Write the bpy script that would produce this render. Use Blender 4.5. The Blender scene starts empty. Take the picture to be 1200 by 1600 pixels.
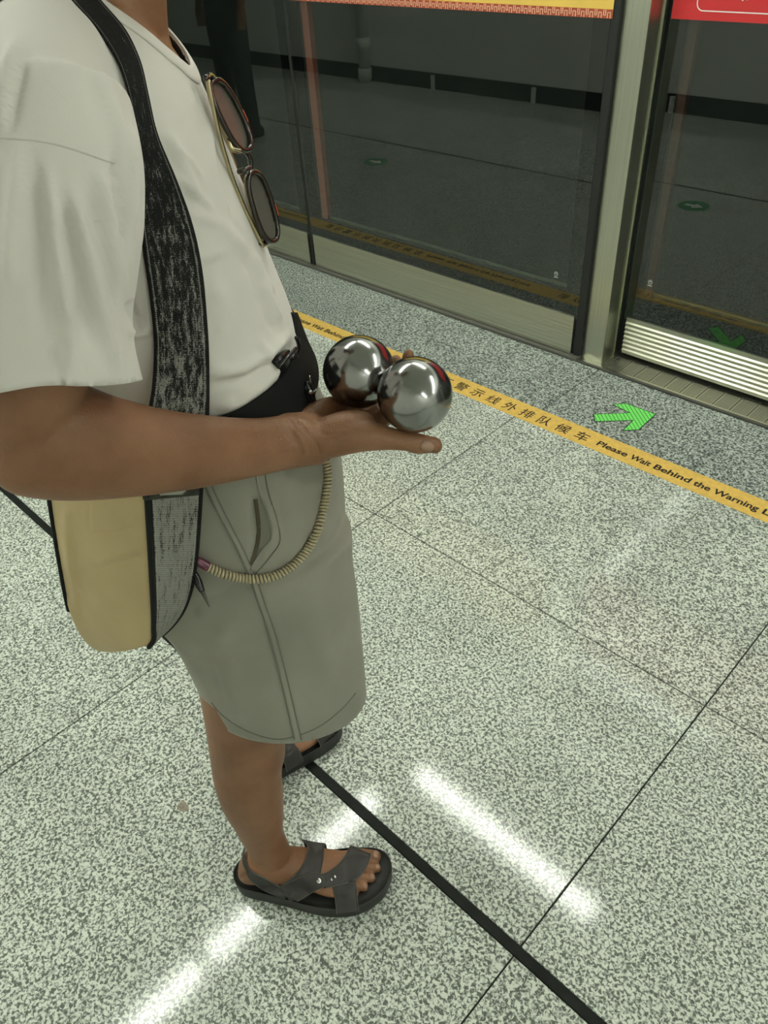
import bpy, bmesh, math, random
import numpy as np
from mathutils import Matrix, Vector
from math import radians, cos, sin, pi, sqrt, atan2

random.seed(7); np.random.seed(7)
scene = bpy.context.scene
COL = scene.collection

# ------------------------------------------------------------------ camera
# solved from the floor joints, the platform edge and the door posts:
# world X runs along the platform, +Y points to the screen doors, Z is up
YAW, PIT, ROLL, FPX, CAMH = radians(136.7328538), radians(39.34137058), radians(4.10642598), 1204.2, 1.5
_f = np.array([cos(PIT)*cos(YAW), cos(PIT)*sin(YAW), -sin(PIT)])
_r = np.cross(_f, [0, 0, 1]); _r /= np.linalg.norm(_r); _d = np.cross(_f, _r)
_r2 = cos(ROLL)*_r + sin(ROLL)*_d; _d2 = np.cross(_f, _r2)
CR = np.array([_r2, _d2, _f]); CC = np.array([0, 0, CAMH])
cam_data = bpy.data.cameras.new('camera'); cam = bpy.data.objects.new('camera', cam_data)
COL.objects.link(cam); scene.camera = cam
cam_data.sensor_fit = 'VERTICAL'; cam_data.sensor_height = 36.0; cam_data.lens = 36.0*FPX/1600.0
cam_data.clip_start = 0.02; cam_data.clip_end = 100
cam.matrix_world = Matrix(((_r2[0], -_d2[0], -_f[0], 0), (_r2[1], -_d2[1], -_f[1], 0), (_r2[2], -_d2[2], -_f[2], CAMH), (0, 0, 0, 1)))

# ------------------------------------------------------------------ world, exposure
world = bpy.data.worlds.new('world'); scene.world = world; world.use_nodes = True
world.node_tree.nodes['Background'].inputs[0].default_value = (0.75, 0.85, 0.78, 1)
world.node_tree.nodes['Background'].inputs[1].default_value = 0.02
vs = scene.view_settings
vs.view_transform = 'Standard'; vs.look = 'None'; vs.gamma = 1.0; vs.use_curve_mapping = False
vs.exposure = 0.40
LAMP_STRENGTH = 24.0
LAMP_COLOR = (0.965, 1.0, 0.90, 1)

# ------------------------------------------------------------------ photo pixel -> place
def ray(u, v):
    x = CR.T @ np.array([(u-600)/FPX, (v-800)/FPX, 1.0]); return x/np.linalg.norm(x)
def on_floor(u, v, z=0.0):
    x = ray(u, v); return CC + x*(z-CC[2])/x[2]
def on_y(u, v, y):
    x = ray(u, v); return CC + x*(y-CC[1])/x[1]
def project(P):
    q = (np.asarray(P)-CC) @ CR.T
    return np.stack([600+FPX*q[..., 0]/q[..., 2], 800+FPX*q[..., 1]/q[..., 2]], -1)

# ------------------------------------------------------------------ materials
MATS = {}
def new_mat(name):
    m = bpy.data.materials.new(name); m.use_nodes = True; MATS[name] = m
    nt = m.node_tree; b = nt.nodes['Principled BSDF']
    return m, nt, b
def simple(name, col, rough=0.5, metal=0.0, spec=0.5, noise=None, bump=None, aniso=0.0, coat=0.0):
    """noise=(scale, amount) varies the colour a little, bump=(scale, strength, dist) the relief"""
    m, nt, b = new_mat(name)
    b.inputs['Roughness'].default_value = rough; b.inputs['Metallic'].default_value = metal
    b.inputs['Specular IOR Level'].default_value = spec
    b.inputs['Coat Weight'].default_value = coat
    c = (*col, 1)
    tc = nt.nodes.new('ShaderNodeTexCoord')
    if noise:
        n = nt.nodes.new('ShaderNodeTexNoise'); n.inputs['Scale'].default_value = noise[0]; n.inputs['Detail'].default_value = 4
        nt.links.new(tc.outputs['Object'], n.inputs['Vector'])
        r = nt.nodes.new('ShaderNodeValToRGB'); a = noise[1]
        r.color_ramp.elements[0].position = 0.3; r.color_ramp.elements[1].position = 0.7
        r.color_ramp.elements[0].color = tuple(max(0, x*(1-a)) for x in col)+(1,)
        r.color_ramp.elements[1].color = tuple(min(1, x*(1+a)) for x in col)+(1,)
        nt.links.new(n.outputs['Fac'], r.inputs['Fac']); nt.links.new(r.outputs['Color'], b.inputs['Base Color'])
    else:
        b.inputs['Base Color'].default_value = c
    if bump:
        n2 = nt.nodes.new('ShaderNodeTexNoise'); n2.inputs['Scale'].default_value = bump[0]; n2.inputs['Detail'].default_value = 5
        nt.links.new(tc.outputs['Object'], n2.inputs['Vector'])
        bp = nt.nodes.new('ShaderNodeBump'); bp.inputs['Strength'].default_value = bump[1]; bp.inputs['Distance'].default_value = bump[2]
        nt.links.new(n2.outputs['Fac'], bp.inputs['Height']); nt.links.new(bp.outputs['Normal'], b.inputs['Normal'])
    return m
def granite(name, dark, mid, light, scale, rough, lo=0.40, hi=0.58):
    m, nt, b = new_mat(name)
    geo = nt.nodes.new('ShaderNodeNewGeometry'); oi = nt.nodes.new('ShaderNodeObjectInfo')
    mul = nt.nodes.new('ShaderNodeVectorMath'); mul.operation = 'SCALE'; mul.inputs[0].default_value = (13.7, 7.1, 3.3)
    nt.links.new(oi.outputs['Random'], mul.inputs['Scale'])
    add = nt.nodes.new('ShaderNodeVectorMath'); add.operation = 'ADD'
    nt.links.new(geo.outputs['Position'], add.inputs[0]); nt.links.new(mul.outputs[0], add.inputs[1])
    n = nt.nodes.new('ShaderNodeTexNoise'); n.inputs['Scale'].default_value = scale; n.inputs['Detail'].default_value = 1.5; n.inputs['Roughness'].default_value = 0.6
    n.inputs['Distortion'].default_value = 0.6
    nt.links.new(add.outputs[0], n.inputs['Vector'])
    r = nt.nodes.new('ShaderNodeValToRGB'); e = r.color_ramp.elements
    e[0].position = lo; e[0].color = (*dark, 1); e[1].position = hi; e[1].color = (*light, 1)
    k = e.new((lo+hi)/2); k.color = (*mid, 1)
    nt.links.new(n.outputs['Fac'], r.inputs['Fac'])
    # broad cloudiness of the stone
    n2 = nt.nodes.new('ShaderNodeTexNoise'); n2.inputs['Scale'].default_value = 5; n2.inputs['Detail'].default_value = 3
    nt.links.new(add.outputs[0], n2.inputs['Vector'])
    mr = nt.nodes.new('ShaderNodeMapRange'); mr.inputs[1].default_value = 0.3; mr.inputs[2].default_value = 0.7; mr.inputs[3].default_value = 0.9; mr.inputs[4].default_value = 1.06
    nt.links.new(n2.outputs['Fac'], mr.inputs[0])
    mx = nt.nodes.new('ShaderNodeMix'); mx.data_type = 'RGBA'; mx.blend_type = 'MULTIPLY'; mx.inputs[0].default_value = 1
    nt.links.new(r.outputs['Color'], mx.inputs[6]); nt.links.new(mr.outputs[0], mx.inputs[7])
    nt.links.new(mx.outputs[2], b.inputs['Base Color'])
    b.inputs['Roughness'].default_value = rough; b.inputs['Specular IOR Level'].default_value = 0.36
    return m
def emit(name, col, strength):
    m, nt, b = new_mat(name)
    b.inputs['Base Color'].default_value = (*col[:3], 1)
    b.inputs['Emission Color'].default_value = (*col[:3], 1); b.inputs['Emission Strength'].default_value = strength
    return m
def steel_brushed(name, col, rough, axis=2, scale=(3, 3, 400)):
    m, nt, b = new_mat(name)
    b.inputs['Metallic'].default_value = 1.0; b.inputs['Roughness'].default_value = rough
    tc = nt.nodes.new('ShaderNodeNewGeometry'); mp = nt.nodes.new('ShaderNodeMapping')
    mp.inputs['Scale'].default_value = scale
    n = nt.nodes.new('ShaderNodeTexNoise'); n.inputs['Scale'].default_value = 1.0; n.inputs['Detail'].default_value = 3
    nt.links.new(tc.outputs['Position'], mp.inputs['Vector']); nt.links.new(mp.outputs[0], n.inputs['Vector'])
    r = nt.nodes.new('ShaderNodeValToRGB')
    r.color_ramp.elements[0].position = 0.3; r.color_ramp.elements[1].position = 0.7
    r.color_ramp.elements[0].color = tuple(x*0.82 for x in col)+(1,); r.color_ramp.elements[1].color = (*col, 1)
    nt.links.new(n.outputs['Fac'], r.inputs['Fac']); nt.links.new(r.outputs['Color'], b.inputs['Base Color'])
    bp = nt.nodes.new('ShaderNodeBump'); bp.inputs['Strength'].default_value = 0.08; bp.inputs['Distance'].default_value = 0.001
    nt.links.new(n.outputs['Fac'], bp.inputs['Height']); nt.links.new(bp.outputs['Normal'], b.inputs['Normal'])
    return m
def glass_mat(name, gain=1.5, tint=(0.88, 0.92, 0.90)):
    m, nt, b = new_mat(name); nt.nodes.remove(b)
    out = nt.nodes['Material Output']
    fr = nt.nodes.new('ShaderNodeFresnel'); ge = nt.nodes.new('ShaderNodeNewGeometry'); mi = nt.nodes.new('ShaderNodeMapRange')
    mi.inputs[3].default_value = 1.5; mi.inputs[4].default_value = 1/1.5   # the far face of the pane reflects like the near one
    nt.links.new(ge.outputs['Backfacing'], mi.inputs[0]); nt.links.new(mi.outputs[0], fr.inputs['IOR'])
    mu = nt.nodes.new('ShaderNodeMath'); mu.operation = 'MULTIPLY'; mu.inputs[1].default_value = gain; mu.use_clamp = True
    tr = nt.nodes.new('ShaderNodeBsdfTransparent'); tr.inputs[0].default_value = (*tint, 1)
    gl = nt.nodes.new('ShaderNodeBsdfGlossy'); gl.inputs['Roughness'].default_value = 0.0
    mx = nt.nodes.new('ShaderNodeMixShader')
    nt.links.new(fr.outputs[0], mu.inputs[0]); nt.links.new(mu.outputs[0], mx.inputs[0])
    nt.links.new(tr.outputs[0], mx.inputs[1]); nt.links.new(gl.outputs[0], mx.inputs[2]); nt.links.new(mx.outputs[0], out.inputs[0])
    return m

M_granite = granite('granite_polished', (0.135, 0.150, 0.128), (0.40, 0.435, 0.385), (0.70, 0.745, 0.66), 170, 0.085)
M_granite2 = granite('granite_flamed', (0.055, 0.065, 0.06), (0.22, 0.25, 0.23), (0.52, 0.57, 0.52), 140, 0.45)
M_grout = simple('grout_dark', (0.03, 0.035, 0.03), 0.9)
M_strip = simple('black_divider', (0.014, 0.016, 0.014), 0.6, spec=0.15, noise=(30, 0.3))
M_ceiling = simple('ceiling_paint', (0.70, 0.74, 0.69), 0.8, noise=(2, 0.05))
M_wall = simple('wall_panel', (0.88, 0.90, 0.86), 0.35, noise=(1.5, 0.05))
M_blackbase = simple('black_skirting', (0.012, 0.013, 0.012), 0.4)
M_steel = steel_brushed('stainless_brushed', (0.56, 0.57, 0.47), 0.34, scale=(300, 300, 2))
M_steelH = steel_brushed('stainless_ribbed', (0.62, 0.62, 0.50), 0.30, scale=(2, 60, 300))
M_rubber = simple('black_rubber', (0.012, 0.013, 0.013), 0.6)
M_frit = simple('black_frit', (0.005, 0.006, 0.006), 0.9, spec=0.0)
M_glass = glass_mat('screen_glass')
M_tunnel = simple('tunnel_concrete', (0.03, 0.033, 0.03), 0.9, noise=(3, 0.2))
M_redstrip = simple('red_edge_strip', (0.27, 0.085, 0.06), 0.5)
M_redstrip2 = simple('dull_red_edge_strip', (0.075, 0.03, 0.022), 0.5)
M_tape = simple('yellow_tape', (0.76, 0.50, 0.12), 0.45, noise=(60, 0.10))
M_ink = simple('black_ink', (0.02, 0.018, 0.012), 0.6)
M_green = simple('green_sticker', (0.20, 0.83, 0.16), 0.5, noise=(80, 0.06))
M_dkgreen = simple('dark_sticker_edge', (0.015, 0.03, 0.018), 0.6)
M_bannerY = simple('banner_yellow', (0.80, 0.54, 0.11), 0.5, noise=(6, 0.06))
M_bannerR = simple('banner_meander_red', (0.42, 0.07, 0.025), 0.5)
M_bannerP = simple('banner_meander_pink', (0.88, 0.52, 0.36), 0.5)
M_signR = simple('sign_red', (0.60, 0.03, 0.035), 0.35)
M_signW = simple('sign_white', (0.85, 0.8, 0.78), 0.5)
M_lamp = emit('lamp_diffuser', LAMP_COLOR, LAMP_STRENGTH)
M_housing = simple('lamp_housing', (0.7, 0.72, 0.7), 0.4)
M_pipe = simple('pipe_white', (0.66, 0.68, 0.62), 0.4)

# ------------------------------------------------------------------ object helpers
def tag(o, label=None, cat=None, group=None, kind=None):
    if label: o['label'] = label
    if cat: o['category'] = cat
    if group: o['group'] = group
    if kind: o['kind'] = kind
    return o
def empty(name, loc=(0, 0, 0)):
    o = bpy.data.objects.new(name, None); COL.objects.link(o); o.location = loc; o.empty_display_size = 0.1
    return o
def parent_keep(o, p):
    """o is built in world coordinates; hang it under p without moving it"""
    o.parent = p
    bpy_m = Matrix.Translation(p.location) if p.parent is None else p.matrix_parent_inverse
    o.matrix_parent_inverse = ROOTINV.get(p.name, Matrix.Translation(-Vector(p.location)))
    ROOTINV[o.name] = ROOTINV.get(p.name, Matrix.Translation(-Vector(p.location)))
    if p.type != 'EMPTY' or p.parent: o.matrix_parent_inverse = Matrix.Identity(4)
ROOTINV = {}
def mesh_data(name, V, F, mat, smooth=False):
    me = bpy.data.meshes.new(name)
    me.from_pydata([tuple(map(float, v)) for v in V], [], [tuple(map(int, f)) for f in F]); me.update()
    for m in (mat if isinstance(mat, (list, tuple)) else [mat]): me.materials.append(m)
    if smooth: me.polygons.foreach_set('use_smooth', [True]*len(me.polygons))
    return me
def link(name, me, parent=None):
    o = bpy.data.objects.new(name, me); COL.objects.link(o)
    if parent is not None:
        o.parent = parent
        if parent.type == 'EMPTY': o.matrix_parent_inverse = Matrix.Translation(-Vector(parent.location))
    return o
def mobj(name, V, F, mat, parent=None, smooth=False):
    return link(name, mesh_data(name, V, F, mat, smooth), parent)
def box_vf(x0, x1, y0, y1, z0, z1):
    V = [(x0,y0,z0),(x1,y0,z0),(x1,y1,z0),(x0,y1,z0),(x0,y0,z1),(x1,y0,z1),(x1,y1,z1),(x0,y1,z1)]
    F = [(0,3,2,1),(4,5,6,7),(0,1,5,4),(1,2,6,5),(2,3,7,6),(3,0,4,7)]
    return V, F
def join_vf(parts):
    V, F = [], []
    for v, f in parts:
        n = len(V); V += [tuple(p) for p in v]; F += [tuple(i+n for i in q) for q in f]
    return V, F
def bevel_me(me, w, seg=2):
    bm = bmesh.new(); bm.from_mesh(me)
    bmesh.ops.bevel(bm, geom=bm.edges[:], offset=w, segments=seg, affect='EDGES', profile=0.5)
    bm.to_mesh(me); bm.free(); return me
def box(name, b, mat, parent=None, bev=0.0, seg=2):
    V, F = box_vf(*b); me = mesh_data(name, V, F, mat)
    if bev: bevel_me(me, bev, seg)
    return link(name, me, parent)
def prism_vf(poly, z0, z1):
    """poly: list of (x, y) counter-clockwise, extruded in z"""
    n = len(poly)
    V = [(x, y, z0) for x, y in poly]+[(x, y, z1) for x, y in poly]
    F = [tuple(range(n-1, -1, -1)), tuple(range(n, 2*n))]+[(i, (i+1) % n, n+(i+1) % n, n+i) for i in range(n)]
    return V, F
def text_mesh(name, body, size, mat, extrude=0.0003, offset=0.0, align='LEFT'):
    cu = bpy.data.curves.new(name, 'FONT'); cu.body = body; cu.size = size; cu.extrude = extrude; cu.offset = offset
    cu.align_x = align; cu.resolution_u = 3
    o = bpy.data.objects.new(name, cu); COL.objects.link(o)
    dg = bpy.context.evaluated_depsgraph_get()
    me = bpy.data.meshes.new_from_object(o.evaluated_get(dg)); me.materials.clear(); me.materials.append(mat)
    bpy.data.objects.remove(o); bpy.data.curves.remove(cu)
    return me
def me_vf(me):
    return [tuple(v.co) for v in me.vertices], [tuple(p.vertices) for p in me.polygons]

# ------------------------------------------------------------------ floor
XJ, XS = -0.284, 1.064            # tile joints across the platform
YS0, YS1 = 0.508, 0.527           # black divider strip
YT0, YT1 = 1.938, 2.033           # yellow tape
YBASE = 2.408
floor = mobj('floor', *box_vf(-12, 5, -1.05, 2.55, -0.06, -0.004), M_grout); tag(floor, kind='structure')
JG = 0.0017
def tile_grid(xs, ys, mat, x0j):
    pass
tile_cache = {}
def tile(xa, xb, ya, yb, mat):
    w, h = xb-xa-2*JG, yb-ya-2*JG
    key = (round(w, 4), round(h, 4), mat.name)
    if key not in tile_cache:
        V, F = box_vf(-w/2, w/2, -h/2, h/2, -0.03, 0.0)
        me = mesh_data('tile', V, F, mat)
        bm = bmesh.new(); bm.from_mesh(me)
        ed = [e for e in bm.edges if all(v.co.z > -0.001 for v in e.verts)]
        bmesh.ops.bevel(bm, geom=ed, offset=0.0009, segments=1, affect='EDGES'); bm.to_mesh(me); bm.free()
        tile_cache[key] = me
    o = link('tile', tile_cache[key], floor); o.location = ((xa+xb)/2, (ya+yb)/2, 0)
rows = [(-1.05, -0.203, M_granite), (-0.203, YS0, M_granite), (YS1, 1.230, M_granite), (1.230, 1.945, M_granite)]
for ya, yb, m in rows:
    for k in range(-11, 5):
        tile(XJ+XS*k, XJ+XS*(k+1), ya, yb, m)
for k in range(-11, 5):
    tile(-1.30+XS*k, -1.30+XS*(k+1), 1.948, YBASE, M_granite2)
st = box('divider_strip', (-11.9, 4.9, YS0+0.0005, YS1-0.0005, -0.02, -0.0004), M_strip, floor)

# ------------------------------------------------------------------ ceiling, walls, tunnel
CEIL = 2.72
tag(box('ceiling', (-12, 5, -1.05, 2.55, CEIL+0.03, CEIL+0.12), M_ceiling), kind='structure')
YW = -1.03
wb = box('wall_back', (-12, 5, YW-0.2, YW, 0.13, CEIL+0.03), M_wall); tag(wb, kind='structure')
bb = box('baseboard_back', (-12, 5, YW-0.2, YW+0.004, 0, 0.13), M_blackbase); tag(bb, kind='structure')
for x in (-5.2, -4.1, -3.0, -1.9, -0.8): box('bracket', (x-0.018, x+0.018, YW+0.004, YW+0.02, 0.0, 0.115), M_wall, bb)
tag(box('wall_end', (-12.2, -12, -1.05, 2.55, 0, CEIL+0.03), M_wall), kind='structure')
tag(box('wall_near', (5, 5.2, -1.05, 2.55, 0, CEIL+0.03), M_wall), kind='structure')
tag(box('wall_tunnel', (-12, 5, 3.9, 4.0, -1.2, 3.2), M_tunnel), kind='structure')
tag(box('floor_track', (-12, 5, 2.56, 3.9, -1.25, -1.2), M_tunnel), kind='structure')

# ------------------------------------------------------------------ screen doors
YG = 2.434
KT = 0.168                                              # top of the kick plates
def ribbed_plate(name, x0, x1, y, z0, z1, n, depth, parent, mat):
    """pressed plate with n horizontal ribs, front at y-depth"""
    prof = [(y, z0)]
    h = (z1-z0-0.02)/n; z = z0+0.010
    prof.append((y, z))
    for i in range(n):
        prof += [(y-depth, z+h*0.08), (y-depth*0.9, z+h*0.30), (y, z+h*0.60), (y, z+h)]
        z += h
    prof.append((y, z1))
    V = []; F = []
    for x in (x0, x1): V += [(x, a, b) for a, b in prof]
    n2 = len(prof)
    F += [(i, n2+i, n2+i+1, i+1) for i in range(n2-1)]
    b0 = len(V)
    V += [(x0, y+0.012, z0), (x1, y+0.012, z0), (x0, y+0.012, z1), (x1, y+0.012, z1)]
    F += [(n2-1, 2*n2-1, b0+3, b0+2), (0, b0, b0+1, n2), (b0, b0+2, b0+3, b0+1)]
    F += [tuple([b0]+list(range(0, n2))+[b0+2]), tuple([b0+3]+list(range(2*n2-1, n2-1, -1))+[b0+1])]
    return mobj(name, V, F, mat, parent)
def screen(name, x0, x1, y, ribs, depth, fr=0.065, strip=True, z_bot=0.012):
    e = empty(name, ((x0+x1)/2, y, 0)); tag(e, kind='structure')
    top = 2.2
    box('glass_pane', (x0, x1, y-0.004, y-0.002, KT-0.01, top), M_glass, e)
    V, F = join_vf([box_vf(x0, x0+fr, y+0.006, y+0.010, KT, top), box_vf(x1-fr, x1, y+0.006, y+0.010, KT, top),
                    box_vf(x0+fr, x1-fr, y+0.006, y+0.010, KT, 0.255), box_vf(x0+fr, x1-fr, y+0.006, y+0.010, top-0.08, top)])
    mobj('frit_border', V, F, M_frit, e)
    ribbed_plate('kick_plate', x0+0.012, x1-0.012, y-0.006, z_bot, KT, ribs, depth, e, M_steelH)
    box('kick_backing', (x0, x1, y+0.0062, y+0.012, z_bot, KT), M_rubber, e)
    box('bottom_rail', (x0+fr, x1-fr, y+0.03, y+0.036, 0.255, 0.268), M_steel, e)
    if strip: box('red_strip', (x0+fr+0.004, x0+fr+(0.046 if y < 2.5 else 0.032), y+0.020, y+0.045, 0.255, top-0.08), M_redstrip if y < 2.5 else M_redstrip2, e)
    return e
screen('window_1', -4.49, -2.978, YG, 9, 0.0007)
screen('window_2', -2.960, -1.432, YG, 9, 0.0007)
screen('window_3', -6.02, -4.51, YG, 9, 0.0007)
screen('window_4', -7.55, -6.04, YG, 9, 0.0007, strip=False)
screen('window_5', -9.1, -7.57, YG, 9, 0.0007, strip=False)
YD = 2.552
screen('door_1', -1.300, 0.10, YD, 7, 0.0055, fr=0.05, z_bot=0.02)
screen('door_2', 0.11, 1.5, YD, 7, 0.005, fr=0.05, strip=False, z_bot=0.02)
# gaskets between panels
for i, (a, b) in enumerate(((-2.978, -2.960), (-4.51, -4.49), (-6.04, -6.02), (-7.57, -7.55), (-1.432, -1.404))):
    tag(box('trim_%d' % (i+1), (a, b, YG-0.002, YG+0.03, 0.012, 2.2), M_rubber), kind='structure')
post = empty('trim_10', (-1.36, 2.5, 0)); tag(post, kind='structure')
box('post_casing', (-1.404, -1.316, 2.4505, YD-0.008, 0.0, 2.7), M_steel, post, 0.002)
box('post_edge', (-1.3165, -1.311, YD-0.02, YD-0.006, 0.0, 2.7), M_steelH, post)
post2 = empty('trim_11', (1.55, 2.5, 0)); tag(post2, kind='structure')
box('post_casing', (1.51, 1.6, 2.4505, YD-0.008, 0.0, 2.7), M_steel, post2, 0.002)
for i, (a, b) in enumerate(((1.61, 3.2), (3.21, 5.0))): screen('window_%d' % (6+i), a, b, YG, 9, 0.0007, strip=False)
# base channel under the fixed screens, header above
tag(box('trim_12', (-12, -1.404, YBASE, YG+0.04, -0.02, 0.010), simple('base_channel', (0.10, 0.10, 0.085), 0.45), bev=0.001), kind='structure')
tag(box('trim_13', (-12, 5, YG-0.02, YD+0.1, 2.2, CEIL+0.03), M_wall), kind='structure')
# threshold of the sliding door: nosing, plate and slotted fields
thr = empty('trim_14', (-0.6, 2.5, 0)); tag(thr, kind='structure')
M_thr = steel_brushed('threshold_steel', (0.62, 0.62, 0.52), 0.33, scale=(300, 3, 3))
M_slot = simple('threshold_slot', (0.10, 0.10, 0.08), 0.5)
box('nosing', (-1.404, 1.51, YBASE, YBASE+0.012, -0.02, 0.006), simple('nosing_dark', (0.07, 0.07, 0.06), 0.4), thr, 0.001)
box('threshold_plate', (-1.404, 1.51, YBASE+0.012, YD+0.03, -0.02, 0.005), M_thr, thr)
x = -1.29
while x < 1.4:                                           # slotted fields between cross ribs
    parts = [box_vf(x+0.005, x+0.055, YBASE+0.026+0.0086*i, YBASE+0.0285+0.0086*i, 0.0045, 0.0056) for i in range(12)]
    parts.append(box_vf(x-0.004, x+0.000, YBASE+0.024, YD-0.012, 0.0045, 0.0060))
    mobj('tread_field', *join_vf(parts), M_slot, thr); x += 0.062

# ------------------------------------------------------------------ stickers on the glass
ban = empty('yellow_banner', (-2.2, YG-0.005, 1.135)); tag(ban, 'yellow banner with a red meander border stuck on the glass screen', 'banner')
BX0, BX1, BZ = -2.93, -1.425, 1.1365
box('banner_sheet', (BX0, BX1, YG-0.0058, YG-0.0046, BZ, 1.75), M_bannerY, ban)
box('border_band', (BX0, BX1, YG-0.0064, YG-0.0058, BZ, BZ+0.0235), M_bannerR, ban)
parts = []; x = BX1-0.006; t = 0.0028; y0, y1 = YG-0.0069, YG-0.0063
zb, zt = BZ+0.001, BZ+0.0225
while x > BX0+0.03:                                      # interlocking U and inverted-U strokes
    a = x
    parts += [box_vf(a-t, a, y0, y1, zb, BZ+0.0165), box_vf(a-0.0125, a-0.0125+t, y0, y1, zb, BZ+0.0165), box_vf(a-0.0125, a, y0, y1, BZ+0.0140, BZ+0.0168)]
    c = a-0.0165
    parts += [box_vf(c-t, c, y0, y1, BZ+0.0062, zt), box_vf(c-0.0095, c-0.0095+t, y0, y1, BZ+0.0062, zt), box_vf(c-0.0095, c, y0, y1, BZ+0.0060, BZ+0.0088)]
    x -= 0.0305
mobj('border_meander', *join_vf(parts), M_bannerP, ban)
sg = empty('red_sign', (-0.6, YD-0.006, 1.128)); tag(sg, 'red sign with a white rounded outline stuck on the sliding door', 'sign')
box('sign_sheet', (-1.296, 0.02, YD-0.0062, YD-0.0046, 1.128, 1.75), M_signR, sg)
def rounded_loop(x0, x1, z0, z1, r, w, y, n=8):
    V = []; F = []; m = 0
    for (cx, cz, a0) in ((x1-r, z0+r, -pi/2), (x1-r, z1-r, 0), (x0+r, z1-r, pi/2), (x0+r, z0+r, pi)):
        for i in range(n+1):
            a = a0+pi/2*i/n
            V += [(cx+r*cos(a), y, cz+r*sin(a)), (cx+(r-w)*cos(a), y, cz+(r-w)*sin(a))]; m += 1
    for i in range(m):
        j = (i+1) % m; F.append((2*i, 2*j, 2*j+1, 2*i+1))
    return V, F
mobj('sign_outline', *rounded_loop(-1.222, -0.06, 1.150, 1.70, 0.022, 0.003, YD-0.0068), M_signW, sg)
P = on_y(1163, 0, YD-0.0068)
mobj('sign_lettering', *join_vf([box_vf(P[0]-0.007, P[0]-0.002, YD-0.0072, YD-0.0066, P[2]-0.002, P[2]+0.05), box_vf(P[0]+0.003, P[0]+0.012, YD-0.0072, YD-0.0066, P[2]+0.000, P[2]+0.05)]), M_signW, sg)
for u, v, y in ((869, 428, YG-0.0050), (1016, 441, YD-0.0050)):   # etched marks of the glass maker
    c = on_y(u, v, y); r = 0.0085
    n = 20; V = []; F = []
    for i in range(n):
        a = 2*pi*i/n; V += [(c[0]+r*cos(a), c[1], c[2]+r*sin(a)), (c[0]+(r-0.0018)*cos(a), c[1], c[2]+(r-0.0018)*sin(a))]
    F = [(2*i, 2*((i+1) % n), 2*((i+1) % n)+1, 2*i+1) for i in range(n)]
    for dz in (0.0025, -0.001): 
        k = len(V); V += [(c[0]-0.004, c[1], c[2]+dz), (c[0]+0.004, c[1], c[2]+dz), (c[0]+0.004, c[1], c[2]+dz+0.0018), (c[0]-0.004, c[1], c[2]+dz+0.0018)]; F.append((k, k+1, k+2, k+3))
    k = len(V); V += [(c[0]-0.009, c[1], c[2]-0.0145), (c[0]+0.009, c[1], c[2]-0.0145), (c[0]+0.009, c[1], c[2]-0.0115), (c[0]-0.009, c[1], c[2]-0.0115)]; F.append((k, k+1, k+2, k+3))
    o = mobj('glass_mark', V, F, simple('etched_mark', (0.55, 0.6, 0.56), 0.6))
    tag(o, 'small round etched mark in the corner of the %s' % ('fixed glass screen' if y < 2.5 else 'sliding glass door'), 'mark')

# ------------------------------------------------------------------ floor markings
tape = empty('warning_tape', (-1.2, (YT0+YT1)/2, 0)); tag(tape, 'yellow floor tape with black Chinese and English warning lettering', 'tape')
box('tape_strip', (-11.5, 4.5, YT0, YT1, 0.0002, 0.0012), M_tape, tape)
PERIOD = 1.563
words = [('Please', -1.037, -0.925), ('Wait', -0.914, -0.842), ('Behind', -0.829, -0.706), ('the', -0.695, -0.641), ('Warning', -0.631, -0.492), ('Line', -0.479, -0.405)]
glyphs = []                                              # each word and each character is a print of its own
for w, xa, xb in words:
    me = text_mesh('word', w, 0.0385, M_ink, 0.0, 0.0011); V, F = me_vf(me)
    xs = [v[0] for v in V]; s = (xb-xa)/(max(xs)-min(xs)); mn = min(xs)
    glyphs.append(('word', xa, [((v[0]-mn)*s, 1.9685+v[1]*1.0, 0.0014) for v in V], F))
for k, ch in enumerate('请在警示线外排队候车'):
    me = text_mesh('character', ch, 0.058, M_ink, 0.0, 0.0005); V, F = me_vf(me)
    if V:
        xs = [v[0] for v in V]; ys = [v[1] for v in V]; cx, cy = (max(xs)+min(xs))/2, (max(ys)+min(ys))/2
        glyphs.append(('character', -1.627+0.0756*(k-2), [((v[0]-cx)*0.95, 1.981+(v[1]-cy)*0.95, 0.0014) for v in V], F))
for nm, x, V, F in glyphs:
    me = mesh_data(nm, V, F, M_ink)
    for k in range(-3, 2):
        o = link(nm, me, tape); o.location = (x+PERIOD*k, 0, 0)

def px_poly(pts, ox, oy, s):
    return [tuple(on_floor(ox+a/s, oy+b/s)[:2]) for a, b in pts]
AR = [(165,350),(660,330),(692,326),(455,210),(620,192),(1050,345),(808,565),(592,577),(742,430),(187,447)]
arr = px_poly(AR, 910, 610, 9.2308)
c0 = np.mean(arr, axis=0)
def ccw(p):
    a = sum(p[i][0]*p[(i+1) % len(p)][1]-p[(i+1) % len(p)][0]*p[i][1] for i in range(len(p)))
    return p if a > 0 else p[::-1]
def offset_poly(poly, d):
    p = ccw([tuple(q) for q in poly]); n = len(p); out = []
    for i in range(n):
        a, b, c = np.array(p[i-1]), np.array(p[i]), np.array(p[(i+1) % n])
        n1 = np.array([(b-a)[1], -(b-a)[0]]); n1 /= np.linalg.norm(n1); n2 = np.array([(c-b)[1], -(c-b)[0]]); n2 /= np.linalg.norm(n2)
        m = n1+n2; m /= max(0.5, m@n1+0) if np.linalg.norm(m) > 0 else 1
        m = (n1+n2); k = d/max(0.35, (1+n1@n2)); out.append(tuple(b+m*k))
    return out
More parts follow.
